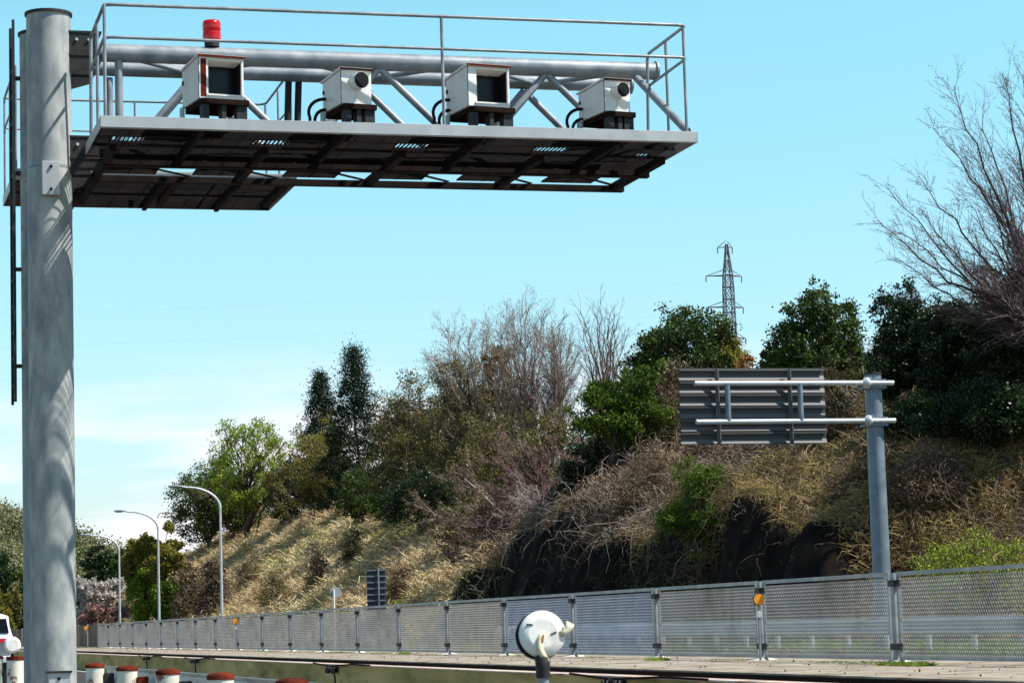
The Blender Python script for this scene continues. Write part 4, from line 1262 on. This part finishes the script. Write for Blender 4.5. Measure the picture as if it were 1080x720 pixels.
# leafy litter and young shoots caught in the tangle
rng = np.random.default_rng(24)
mb = MB(); P = scatter(260000, 22.9, 32, 51, 92, rng, lambda x, y: np.clip(.45 + .6 * wob(x * 2.2, y * 2.2), .08, 1)); P[:, 2] += rng.uniform(0, 1, len(P)) ** 2 * np.clip(.35 + .6 * wob(P[:, 0] * 1.7 + 5, P[:, 1] * 1.7), .05, 1.3)
leaves(mb, P, .085, rng, .45, -.1); mb.build('dead_leaves', BRUSH)['kind'] = 'stuff'
mb = MB(); P = scatter(30000, 21.9, 23.2, 52, 90, rng, lambda x, y: np.clip(.25 + .8 * wob(x * 2.2, y * 2.2), 0, 1)); P[:, 0] -= .05
leaves(mb, P, .09, rng, .5, -.3); mb.build('wall_litter', LEAF_DARK)['kind'] = 'stuff'
mb = MB(); P = scatter(60000, 24.0, 32, 60, 95, rng, lambda x, y: np.clip(wob(x * 1.5, y * 1.5) * .9 + .25, 0, 1)); P[:, 2] += rng.uniform(0, 1.1, len(P))
leaves(mb, P, .10, rng, .5); mb.build('undergrowth_leaves', LEAF_OLIVE)['kind'] = 'stuff'
mb = MB(); P = scatter(26000, 24.0, 31, 50, 80, rng, lambda x, y: (wob(x * 1.5 + 4, y * 1.5) > .45)); P[:, 2] += rng.uniform(0, .7, len(P))
leaves(mb, P, .09, rng, .5); mb.build('creeping_ivy', LEAF_MID)['kind'] = 'stuff'

# ---------------------------------------------------------------- mounds of brush that read as single bushes
def mound(px, X, top, hw, mat, label, seed, n=1500, L=1.2, r=.013, name='brush_mound', leaf=None, nleaf=0, cat='bush', lsize=.1, group=None, hz=None):
    rng = np.random.default_rng(seed)
    Y, z0, H, R = frame_at(px, X, top, hw)
    H = max(H, .5)
    root = empty(name, (X, Y, z0)); tag(root, label, cat, group)
    v = unit(rng.normal(0, 1, (n, 3))); v[:, 2] = np.abs(v[:, 2]); rad = rng.uniform(.1, .8, (n, 1))
    P = np.array([X, Y, z0]) + v * rad * np.array([R, R, H])
    P[:, 2] = np.maximum(P[:, 2], terr(P[:, 0], P[:, 1]) - .1)
    mb = MB(); vines(mb, P, v + rng.normal(0, .8, (n, 3)), L * .62, r * .9, rng, 5, .75, .15)
    if leaf is None: leaf, nleaf, lsize = BRUSH, 5000, r * 8
    mb.build('stems', mat, root)
    if leaf:
        ns = 60; vv = unit(rng.normal(0, 1, (ns, 3))); vv[:, 2] = np.abs(vv[:, 2])
        c = np.array([X, Y, z0]) + vv * rng.uniform(.5, 1, (ns, 1)) * np.array([R, R, H])
        q = c[rng.integers(0, ns, nleaf)] + rng.normal(0, 1, (nleaf, 3)) * R * np.array([.16, .16, .12])
        mb = MB(); leaves(mb, q, lsize, rng, .55, .3); mb.build('leaves', leaf, root)
    return root

def fan_tree(label, seed, px, X, tips, fork=None, r=.012, bark=BARK, tw=TWIG, bud=None, nbud=0, bsize=.05, side=2, kids=(5, 4, 3, 2), rt=.04, arch=.14, group=None, name='bare_tree', top=None, hw=None, trop=(-.3, 0, .5), lowest=.35, lean=0, tube_min=.005, sl=.26):
    """a leafless tree whose limbs fan from a fork out to the crown's edge, with side branches and twigs"""
    rng = np.random.default_rng(seed)
    Y = ypos(px, X); z0 = tz(X, Y) - .3
    if tips is None:
        Y, z0, H, Rr = frame_at(px, X, top, hw)
        n = 20; tips3 = []
        for k in range(n):
            a = rng.uniform(-1, 1) if k > 6 else -1 + k / 3
            b = rng.uniform(-.8, .8)
            e = math.sqrt(max(0, 1 - min(1, a * a * .8 + b * b * .2)))
            hgt = lowest + (1 - lowest) * e * rng.uniform(.82, 1.0)
            tips3.append(Vector((X + (a + lean) * Rr, Y + b * Rr, z0 + H * hgt)))
        fk = Vector((X + lean * Rr * .3, Y, z0 + H * .24))
    else:
        tips3 = [at_y(tx, ty, Y + rng.uniform(-2.6, 2.6)) for tx, ty in tips]
        fk = at_y(fork[0], fork[1], Y)
        H = max(t.z for t in tips3) - z0
    base = Vector((X, Y, z0))
    root = empty(name, base); tag(root, label, 'tree', group)
    out = [[], [], [], [], []]
    def add(pts, r0, r1, l):
        for i in range(len(pts) - 1):
            a, b = i / (len(pts) - 1), (i + 1) / (len(pts) - 1)
            out[l].append((tuple(pts[i]), tuple(pts[i + 1]), r0 + (r1 - r0) * a, r0 + (r1 - r0) * b))
    R0 = H * r * 1.9
    add([base - Vector((0, 0, .4)), base.lerp(fk, .5) + Vector((.06, 0, 0)), fk], R0, R0 * .8, 0)
    par = dict(n=[5, 4, 4, 3, 3], kids=list(kids), start=[.15, .15, .1, .1], jit=.12, trop=trop, tw=.12, ang=.55, ratio=.52, rmin=tube_min)
    for k, T in enumerate(tips3):
        S = base.lerp(fk, rng.uniform(.75, 1.0)) if k % 3 else fk
        d = T - S; L = d.length
        ctrl = S + d * .45 + Vector((-d.x * (.25 if tips is None else .05), -d.y * .2, (L * .10 if tips is None else (-L * arch if T.z - z0 < H * .75 else -L * .02)))) + Vector(rng.normal(0, L * .03, 3))
        n = 14; pts = []
        for i in range(n + 1):
            q = i / n
            p = S.lerp(ctrl, q).lerp(ctrl.lerp(T, q), q)
            pts.append(p + Vector(rng.normal(0, L * .008, 3)) * (i > 0))
        r0 = R0 * .38 * (L / H) ** .5
        add(pts, r0, tube_min * 1.3, 1)
        for i in range(3, n + 1):
            for _ in range(side):
                if rng.random() < .18: continue
                t_ = (pts[i] - pts[i - 1]).normalized()
                a = t_.orthogonal().normalized(); a.rotate(Matrix.Rotation(rng.uniform(0, 6.28), 3, t_))
                ang = rng.uniform(.35, .8)
                nd = (t_ * math.cos(ang) + a * math.sin(ang) + Vector((0, 0, .12))).normalized()
                f = i / n
                grow(rng, pts[i - 1].lerp(pts[i], rng.random()), nd, L * sl * (1.15 - f * .6) * rng.uniform(.6, 1.2), max(r0 * (1 - f) * .45, tube_min * 1.5), 2, out, par)
    for nm, ls, mt, sd_ in (('trunk', (0, 1), bark, 6), ('branches', (2, 3, 4), tw, 3)):
        mb = MB()
        for l in ls:
            if out[l]: twigs(mb, [q[0] for q in out[l]], [q[1] for q in out[l]], [q[2] for q in out[l]], [q[3] for q in out[l]], sd_)
        mb.build(nm, mt, root)
    if bud:
        E_ = np.array([q[1] for q in out[2] + out[3] + out[4]])
        P = E_[rng.integers(0, len(E_), nbud)] + rng.normal(0, bsize * 1.2, (nbud, 3))
        mb = MB(); leaves(mb, P, bsize, rng, .6); mb.build('crown', bud, root)
    return root

# --- trees, left to right ------------------------------------------------------
leafy_tree(222, 32.5, 486, 52, LEAF_MID, 'dense dark green tree low on the hill, behind the tallest street lamp', 31, bottom=.05, nl=44, per=420, lsize=.20, name='evergreen_tree')
bare_tree(262, 35.8, 446, 36, 'pinkish budding tree peeping out left behind the light green tree', 32, lean=(-.30, -.1, .9), bark=BARK, twig=TWIGP, bud=LEAF_PINK, nbud=22000, bsize=.09, kids=(13, 9, 6, 4), ratio=.62, Lf=.55, name='budding_tree', rmin=.012)
leafy_tree(264, 34.0, 436, 58, LEAF_SPRING, 'light green spring tree with open crown and visible limbs, tallest at the left end', 33, bottom=.16, nl=70, per=330, lsize=.18, lobe=.19, gap=.03, stems=2)
leafy_tree(304, 35.0, 476, 30, LEAF_OLIVE, 'thin brownish olive tree right of the light green spring tree', 34, bottom=.15, nl=24, per=260, lsize=.16)
conifer(342, 38.0, 393, 42, 'shorter of the two dark pointed conifers', 35, n=34, per=900, lsize=.17)
conifer(378, 36.5, 366, 50, 'taller dark pointed conifer with ragged tiers', 36, n=30, per=1050, lsize=.17)
leafy_tree(343, 35.5, 436, 40, LEAF_YELLOW, 'yellow-green budding tree standing in front of the two conifers', 37, bottom=.12, nl=50, per=250, lsize=.13, gap=.05)
leafy_tree(335, 35.0, 488, 26, LEAF_OLIVE, 'brown tangled shrub under the yellow-green tree', 38, bottom=.02, nl=26, per=300, lsize=.13, name='shrub', cat='shrub')
leafy_tree(262, 35.5, 508, 34, LEAF_OLIVE, 'brown green undergrowth shrub under the light green spring tree', 238, bottom=.0, nl=40, per=260, lsize=.15, name='shrub', cat='shrub')
leafy_tree(303, 35.6, 496, 28, LEAF_DARK, 'dark thicket between the spring tree and the yellow-green tree', 239, bottom=.0, nl=40, per=260, lsize=.15, name='shrub', cat='shrub')
leafy_tree(416, 33.5, 486, 28, LEAF_MID, 'green bush on the crest right below the taller conifer', 240, bottom=.0, nl=40, per=260, lsize=.13, name='shrub', cat='shrub')
leafy_tree(386, 34.5, 490, 34, LEAF_MID, 'dark green round shrub at the foot of the taller conifer', 39, bottom=.0, nl=30, per=340, lsize=.15, name='shrub', cat='shrub')
leafy_tree(452, 33.5, 392, 74, LEAF_OLIVE, 'wide olive brown tree with sparse leaves, right of the conifers', 40, bottom=.0, nl=90, per=420, lsize=.13, lobe=.19)
leafy_tree(436, 36, 412, 44, LEAF_DARK, 'dark evergreen behind the wide olive tree', 41, bottom=.05, nl=36, per=420, lsize=.15, name='evergreen_tree')
leafy_tree(500, 33, 368, 62, LEAF_OLIVE, 'tall olive green tree below the tan bare crowns', 42, bottom=.1, nl=60, per=330, lsize=.12, lobe=.21)
leafy_tree(534, 33.0, 352, 20, LEAF_OLIVE, 'small olive green tree top among the bare crowns', 43, bottom=.3, nl=34, per=260, lsize=.11, lobe=.24)
leafy_tree(452, 32.0, 480, 52, LEAF_DARK, 'dark spreading bush at the top edge of the dry bank', 44, bottom=.0, nl=36, per=360, lsize=.13, name='shrub', cat='shrub')
G_B = 'bare trees on the hill'
fan_tree('tan budding bare tree with wide open crown, largest on the skyline', 51, 562, 33.0, None, top=316, hw=48, bark=BARKL, tw=TWIG, bud=LEAF_BUD, nbud=9000, bsize=.05, side=3, name='budding_tree', group=G_B, tube_min=.008, trop=(0, 0, .15), lowest=.45, sl=.32)
fan_tree('tan budding bare tree left of the largest one on the skyline', 52, 512, 33.5, None, top=338, hw=58, bark=BARKL, tw=TWIG, bud=LEAF_BUD, nbud=16000, bsize=.06, side=3, name='budding_tree', group=G_B, tube_min=.008, trop=(-.2, 0, .15), lean=-.25, lowest=.35, sl=.32)
fan_tree('tan bare tree right of the largest one on the skyline', 53, 594, 34.0, None, top=340, hw=30, bark=BARKL, tw=TWIG, bud=LEAF_BUD, nbud=3000, bsize=.05, side=2, name='budding_tree', group=G_B, tube_min=.008, trop=(0, 0, .15), lowest=.45, sl=.32)
fan_tree('slim leafless tree standing alone against the sky left of the evergreens', 54, 650, 34.0, None, top=312, hw=30, bark=BARK, tw=TWIG, side=2, kids=(4, 3, 2, 2), group=G_B, tube_min=.007, trop=(0, 0, .6), lean=-.35, lowest=.55)
bare_tree(455, 33.0, 405, 24, 'small pale leafless tree between the conifers and the olive tree', 55, lean=(-.3, 0, 1), bark=BARKL, kids=(8, 6, 4, 2), group=G_B, rmin=.008)
# leaning tangle of bare trees above the cutting
specs = [(608, 28.0, 392, 'plum'), (646, 27.0, 430, 'plum'), (578, 28.8, 386, 'pale'), (676, 26.4, 455, 'pale'), (628, 30.0, 380, 'plum'), (562, 28.6, 425, 'plum'), (600, 26.0, 455, 'pale'), (560, 30.5, 392, 'pale'), (566, 27.4, 470, 'plum'), (664, 29.0, 396, 'plum')]
labs = ['plum brown leafless tree leaning left over the cutting, in the middle of the tangle', 'plum brown leafless tree leaning left beside the round bright green tree', 'pale twigged leafless tree leaning left below the tan skyline trees',
        'pale leafless shrub leaning out at the right end of the tangle over the cutting', 'tall plum brown leafless tree at the back of the leaning tangle', 'plum brown leafless tree leaning left beside the olive trees',
        'pale branched leafless tree hanging lowest over the dark cutting', 'pale leafless tree behind the olive trees on the hill', 'low plum brown leafless shrub above the end of the dry grass bank', 'plum brown leafless tree just behind the round bright green tree']
for i, (px, X, top, kd) in enumerate(specs):
    bare_tree(px, X, top, 30, labs[i], 60 + i, lean=(-.75, -.15, .62), bark=BARKL if kd == 'pale' else BARK, twig=(VINEP if i in (3, 6) else TWIG) if kd == 'pale' else TWIGP, kids=(11, 9, 6, 3), stems=3, name='leaning_tree', group='leafless trees leaning over the cutting',
              Lf=.62, ratio=.46, ang=.65, trop=(-.5, -.1, .15), trw=.22, rmin=.008, trunk_r=.012, bud=LEAF_OLIVE if i in (2, 5, 7, 8) else None, nbud=2600, bsize=.09)
leafy_tree(540, 28.6, 425, 62, LEAF_OLIVE, 'olive bush half hidden by the leaning leafless trees', 71, bottom=.0, nl=70, per=260, lsize=.11, name='shrub', cat='shrub')
leafy_tree(590, 28.4, 420, 56, LEAF_OLIVE, 'brown green bush in the thick of the leaning leafless trees', 72, bottom=.0, nl=60, per=240, lsize=.11, name='shrub', cat='shrub')
leafy_tree(612, 25.6, 478, 30, LEAF_DARK, 'small dark green ivy bush above the middle of the cutting', 73, bottom=.1, nl=26, per=300, lsize=.10, name='shrub', cat='shrub')
leafy_tree(664, 26.2, 388, 58, LEAF_BRIGHT, 'round bright green broadleaf tree left of the road sign', 74, bottom=.30, nl=64, per=430, lsize=.105, lobe=.2)
leafy_tree(640, 26.2, 440, 34, LEAF_DARK, 'dark ivy covered lower growth under the round bright green tree', 75, bottom=.0, nl=34, per=320, lsize=.10, name='shrub', cat='shrub')
leafy_tree(676, 30.0, 362, 22, LEAF_MID, 'small dark green tree behind the round bright green one', 76, bottom=.1, nl=24, per=300, lsize=.11)
leafy_tree(730, 29.5, 320, 66, LEAF_MID, 'dense evergreen tree left of the pylon', 77, bottom=.1, nl=85, per=400, lsize=.115, lobe=.2, name='evergreen_tree')
leafy_tree(700, 31.5, 345, 26, LEAF_DARK, 'dark evergreen on the left shoulder of the tree below the pylon', 78, bottom=.1, nl=30, per=340, lsize=.11, name='evergreen_tree')
leafy_tree(776, 31.0, 346, 32, LEAF_YELLOW, 'yellow-green feathery bush in front of the pylon foot', 79, bottom=.1, nl=34, per=260, lsize=.11, name='feathery_bush', cat='bush', gap=.04)
leafy_tree(792, 30.0, 366, 20, LEAF_ORANGE, 'small rust orange leaved bush right of the pylon', 80, bottom=.1, nl=16, per=120, lsize=.10, name='shrub', cat='shrub')
bare_tree(752, 31.4, 296, 20, 'thin feathery leafless tree top sticking out left of the pylon', 81, lean=(.18, 0, 1), bark=BARK, twig=TWIG, bud=LEAF_YELLOW, nbud=2500, bsize=.08, kids=(9, 6, 4, 2), group=G_B, rmin=.007, ratio=.38, ang=.45)
bare_tree(706, 32.5, 306, 20, 'fine twigged leafless tree at the left of the evergreens', 82, lean=(-.05, 0, 1), kids=(9, 7, 5, 2), group=G_B, rmin=.006)
leafy_tree(872, 29.5, 304, 62, LEAF_MID, 'round dark green tree alone on the skyline above the road sign', 83, bottom=.12, nl=80, per=380, lsize=.105, lobe=.2, gap=.02, name='evergreen_tree')
leafy_tree(826, 31.5, 352, 20, LEAF_DARK, 'small dark bush left of the round dark green tree', 84, bottom=.05, nl=18, per=260, lsize=.10, name='shrub', cat='shrub')
leafy_tree(900, 29.5, 376, 34, LEAF_OLIVE, 'brown leaved bush between the sign pole and the skyline tree', 85, bottom=.0, nl=26, per=280, lsize=.09, name='shrub', cat='shrub')
GD = 'dark evergreen trees right of the sign pole'
leafy_tree(970, 28.6, 300, 46, LEAF_DARK, 'black green evergreen tree just right of the sign pole, edge against the sky', 86, bottom=.0, nl=110, per=330, lsize=.085, lobe=.24, bark=BARKD, name='evergreen_tree', group=GD)
leafy_tree(1024, 28.4, 312, 50, LEAF_DARK, 'dark evergreen tree in the middle of the dark group at right', 87, bottom=.0, nl=110, per=330, lsize=.085, lobe=.24, bark=BARKD, name='evergreen_tree', group=GD)
leafy_tree(1084, 28.2, 270, 52, LEAF_DARK, 'dark evergreen tree cut by the right edge, under the big bare tree', 88, bottom=.0, nl=110, per=330, lsize=.085, lobe=.24, bark=BARKD, name='evergreen_tree', group=GD)
leafy_tree(1056, 27.0, 405, 74, LEAF_DARK, 'low dark evergreen bush above the grassy slope at right', 89, bottom=.0, nl=110, per=400, lsize=.085, lobe=.19, bark=BARKD, name='shrub', cat='shrub')
leafy_tree(982, 27.2, 415, 50, LEAF_DARK, 'low dark bush just right of the sign pole', 90, bottom=.0, nl=40, per=420, lsize=.085, name='shrub', cat='shrub')
# the big bare tree at the right edge
BUDP = M_('bud_plum', (.16, .09, .085), (.24, .14, .13), 5, .9)
fan_tree('big leafless tree at the right edge, fine branches fanning left into the sky', 91, 1122, 28.0,
         [(926, 234), (944, 270), (936, 196), (969, 185), (956, 312), (986, 138), (1004, 90), (1032, 116), (1056, 76), (1080, 80), (1110, 100), (1014, 170), (994, 260), (1044, 200), (1074, 170), (1144, 60), (1164, 140), (976, 228), (1024, 282), (1064, 256), (949, 242), (1019, 210)],
         fork=(1112, 345), bark=M_('bark_grey', (.06, .045, .045), (.10, .075, .07), 6, .9), tw=M_('twig_dark', (.10, .075, .08), (.17, .13, .135), 4, .9), bud=BUDP, nbud=7000, bsize=.035, side=4, tube_min=.0042, kids=(6, 5, 4, 3), trop=(-.5, 0, .5), sl=.24)
# shrubs on the slope
leafy_tree(742, 22.9, 478, 60, LEAF_BRIGHT, 'fresh bright green bush on the lip of the cutting, under the road sign', 92, bottom=.0, nl=40, per=420, lsize=.075, lobe=.2, name='shrub', cat='shrub', flat=.8)
leafy_tree(1030, 22.9, 552, 74, LEAF_SPRING, 'low fresh green weeds mound at the foot of the slope at right', 93, bottom=.0, nl=30, per=300, lsize=.06, name='shrub', cat='shrub')
leafy_tree(962, 25.6, 478, 26, LEAF_MID, 'low dull green bush on the golden slope right of the sign pole', 94, bottom=.0, nl=26, per=200, lsize=.07, name='shrub', cat='shrub')
mound(690, 25.0, 452, 46, VINE, 'brown dry brush mound left of the bright green bush', 101, 2200, 1.3, .011)
mound(640, 24.2, 500, 40, VINEP, 'pale tangled brush mound hanging over the middle of the cutting', 102, 1200, 1.3, .011)
mound(905, 24.6, 470, 34, VINE, 'tangled dry brush left of the sign pole', 103, 1600, 1.0, .009)
mound(880, 26.5, 395, 40, VINE, 'reddish brown dry brush between road sign and its pole', 104, 1800, 1.3, .010)
mound(720, 28.0, 378, 50, VINED, 'plum brown brush mound below the dense evergreen, left of the sign', 105, 2200, 1.6, .012)
mound(985, 25.2, 470, 46, VINED, 'reddish dead brush under the dark evergreens at right', 106, 1500, 1.2, .009)
mound(226, 24.5, 590, 18, VINED, 'plum brown thicket behind the tallest street lamp', 108, 2600, 1.6, .024)
mound(200, 24.0, 592, 20, VINE, 'brown thicket left of the tallest street lamp', 109, 2200, 1.4, .024)
for i_, (px_, X_, top_, hw_, lb_) in enumerate([(290, 26.5, 582, 18, 'small dark bramble clump low in the middle of the dry bank'), (334, 27.5, 572, 16, 'small brown bramble clump above the round sign on the dry bank'),
        (262, 27.5, 575, 16, 'brown bramble clump at the left of the dry bank'), (420, 25.5, 590, 16, 'olive brown bramble clump above the dark slatted sign'), (372, 29.5, 548, 16, 'brown bramble clump near the top of the dry bank')]):
    mound(px_, X_, top_, hw_, BRUSH, lb_, 310 + i_, 700, .8, .014, leaf=BRUSH if i_ % 2 else LEAF_OLIVE, nleaf=2600, lsize=.11, name='bramble_clump')
# --- beyond the bank, left -------------------------------------------------------
leafy_tree(150, 27.0, 563, 26, LEAF_YELLOW, 'yellow-green tree behind the middle street lamp', 121, bottom=.05, nl=36, per=420, lsize=.26, lobe=.2)
leafy_tree(176, 25.5, 556, 22, LEAF_YELLOW, 'olive yellow tree right of the middle street lamp', 122, bottom=.05, nl=36, per=420, lsize=.24, lobe=.2)
leafy_tree(150, 23.8, 600, 20, LEAF_SPRING, 'fresh green bamboo clump behind the middle street lamp', 123, bottom=.0, nl=30, per=420, lsize=.22, spiky=.4, name='bamboo_clump', cat='bamboo')
leafy_tree(176, 23.4, 606, 18, LEAF_BRIGHT, 'deep green bamboo clump right of the middle street lamp', 124, bottom=.0, nl=28, per=420, lsize=.2, spiky=.4, name='bamboo_clump', cat='bamboo')
leafy_tree(135, 32.0, 578, 16, LEAF_MID, 'dark green tree between the blossom trees and the yellow-green tree', 125, bottom=.05, nl=26, per=420, lsize=.3)
bare_tree(108, 25.0, 588, 24, 'grey white blossoming tree behind the farthest street lamp', 126, lean=(-.1, 0, 1), bark=BARK, twig=BARK, bud=LEAF_WHITE, nbud=26000, bsize=.26, kids=(11, 9, 6, 3), stems=2, name='blossom_tree', rmin=.02, ratio=.55, ang=.9)
bare_tree(110, 22.6, 620, 18, 'pinkish brown blossom tree below the grey white one', 127, lean=(0, 0, 1), bark=BARK, twig=BARK, bud=LEAF_PINK, nbud=24000, bsize=.22, kids=(11, 9, 6, 3), stems=3, name='blossom_tree', rmin=.02, ratio=.55, ang=.9)
leafy_tree(108, 34.0, 576, 24, LEAF_DARK, 'round dark evergreen tree top behind the grey white blossom', 128, bottom=.05, nl=40, per=500, lsize=.34, name='evergreen_tree')
leafy_tree(88, 26.0, 626, 10, LEAF_MID, 'dark green tree between gantry pole and blossom trees', 129, bottom=.0, nl=20, per=420, lsize=.3)
for i, (px, Y, top, hw, m_, lb) in enumerate([(2, 175, 622, 12, LEAF_YELLOW, 'yellow-green roadside bush above the white car'), (17, 190, 612, 10, LEAF_OLIVE, 'brown olive bush between the car and the gantry poles'), (-8, 200, 600, 16, LEAF_YELLOW, 'yellowish tree at the left edge above the car'),
                                              (22, 230, 600, 12, LEAF_MID, 'green tree at the foot of the far hill beside the gantry poles'), (6, 240, 584, 14, LEAF_DARK, 'dark tree at the foot of the far wooded hill')]):
    rr = at_y(px, 640, Y); R = hw * Y / F_PX; H = at_y(px, top, Y).z
    rng = np.random.default_rng(140 + i)
    root = empty('roadside_bush', (rr.x, Y, 0)); tag(root, lb, 'bush' if 'bush' in lb else 'tree')
    A = rng.normal(0, .3, (8, 3)); A[:, 2] = -.1
    Bp = rng.normal(0, R * .6, (8, 3)); Bp[:, 2] = H * rng.uniform(.5, .9, 8)
    o = np.array([rr.x, Y, 0]); mb = MB(); twigs(mb, A + o, Bp + o, .09, .03, 5); mb.build('stems', BARK, root)
    c = rng.normal(0, 1, (50, 3)); c = unit(c) * rng.uniform(.4, 1, (50, 1)) * np.array([R, R, H * .5]) + o + np.array([0, 0, H * .5])
    q = c[rng.integers(0, 50, 12000)] + rng.normal(0, 1, (12000, 3)) * R * .16
    q[:, 2] = np.clip(q[:, 2], 0, H * 1.02)
    mb = MB(); leaves(mb, q, .22, rng, .6); mb.build('leaves', m_, root)

# far woods on the hills: one mass
WOODM = leaf_mat('far_wood', [(.05, .07, .025), (.12, .14, .045), (.20, .20, .09), (.26, .24, .16), (.19, .24, .06)], clump=.035, trans=.1, rough=.8)
rng = np.random.default_rng(200)
mb = MB()
def wood(n, x0, x1, y0, y1, m, sz):
    x = rng.uniform(x0, x1, n * 3); y = rng.uniform(y0, y1, n * 3); z = farhill(x, y)
    ok = z > .3; x, y, z = x[ok][:n], y[ok][:n], z[ok][:n]
    for i in range(len(x)):
        R = rng.uniform(1.8, 4.2)
        c = unit(rng.normal(0, 1, (14, 3))) * rng.uniform(.5, 1, (14, 1)); c[:, 2] = np.abs(c[:, 2])
        q = c[rng.integers(0, 14, m)] + rng.normal(0, .2, (m, 3))
        leaves(mb, np.array([x[i], y[i], z[i] + .6]) + q * np.array([R, R, R * 1.1]), sz, rng, .7)
wood(820, 0, 85, 410, 600, 620, .5)
mb.build('far_woodland', WOODM)['kind'] = 'stuff'

# small weeds and grit along the fence foot
rng = np.random.default_rng(301)
n = 9000; yy = rng.uniform(15, 130, n); k = (np.sin(yy * 1.3) + np.sin(yy * .47 + 2) + rng.normal(0, .6, n)) > .9
yy = yy[k]; P = np.stack([11.25 + rng.normal(0, .12, len(yy)), yy, np.full(len(yy), FZ)], 1)
mb = MB(); blades(mb, P, .05, .012, rng, (.1, .9)); mb.build('moss_and_grass', GRASS)['kind'] = 'stuff'
n = 1500; P = np.stack([rng.uniform(9.1, 11.5, n) ** 1.0, rng.uniform(15, 120, n), np.full(n, FZ + .004)], 1)
mb = MB(); leaves(mb, P, .03, rng, .7, -.0); mb.build('fallen_leaves', BRUSH)['kind'] = 'stuff'
# small weeds growing on the concrete strip
rng = np.random.default_rng(300)
for i, (px, lb) in enumerate([(424, 'tiny green weed tuft at a fence post foot, left of the big reflector disc'), (940, 'small green weed tuft at the foot of the thick double post'), (962, 'low green weed tuft right of the thick double post'), (690, 'small pale green weed tuft on the strip left of the orange reflector')]):
    Y = ypos(px, 10.9 if i else 11.2); X = 10.9 if i else 11.2
    n = 500
    P = np.stack([X + rng.uniform(-.09, .09, n), Y + rng.uniform(-.28, .28, n), np.full(n, FZ)], 1)
    mb = MB(); blades(mb, P, .09, .009, rng, (.2, 1.0)); o = mb.build('weed_tuft', GRASS)
    tag(o, lb, 'weed', 'weed tufts on the concrete strip')
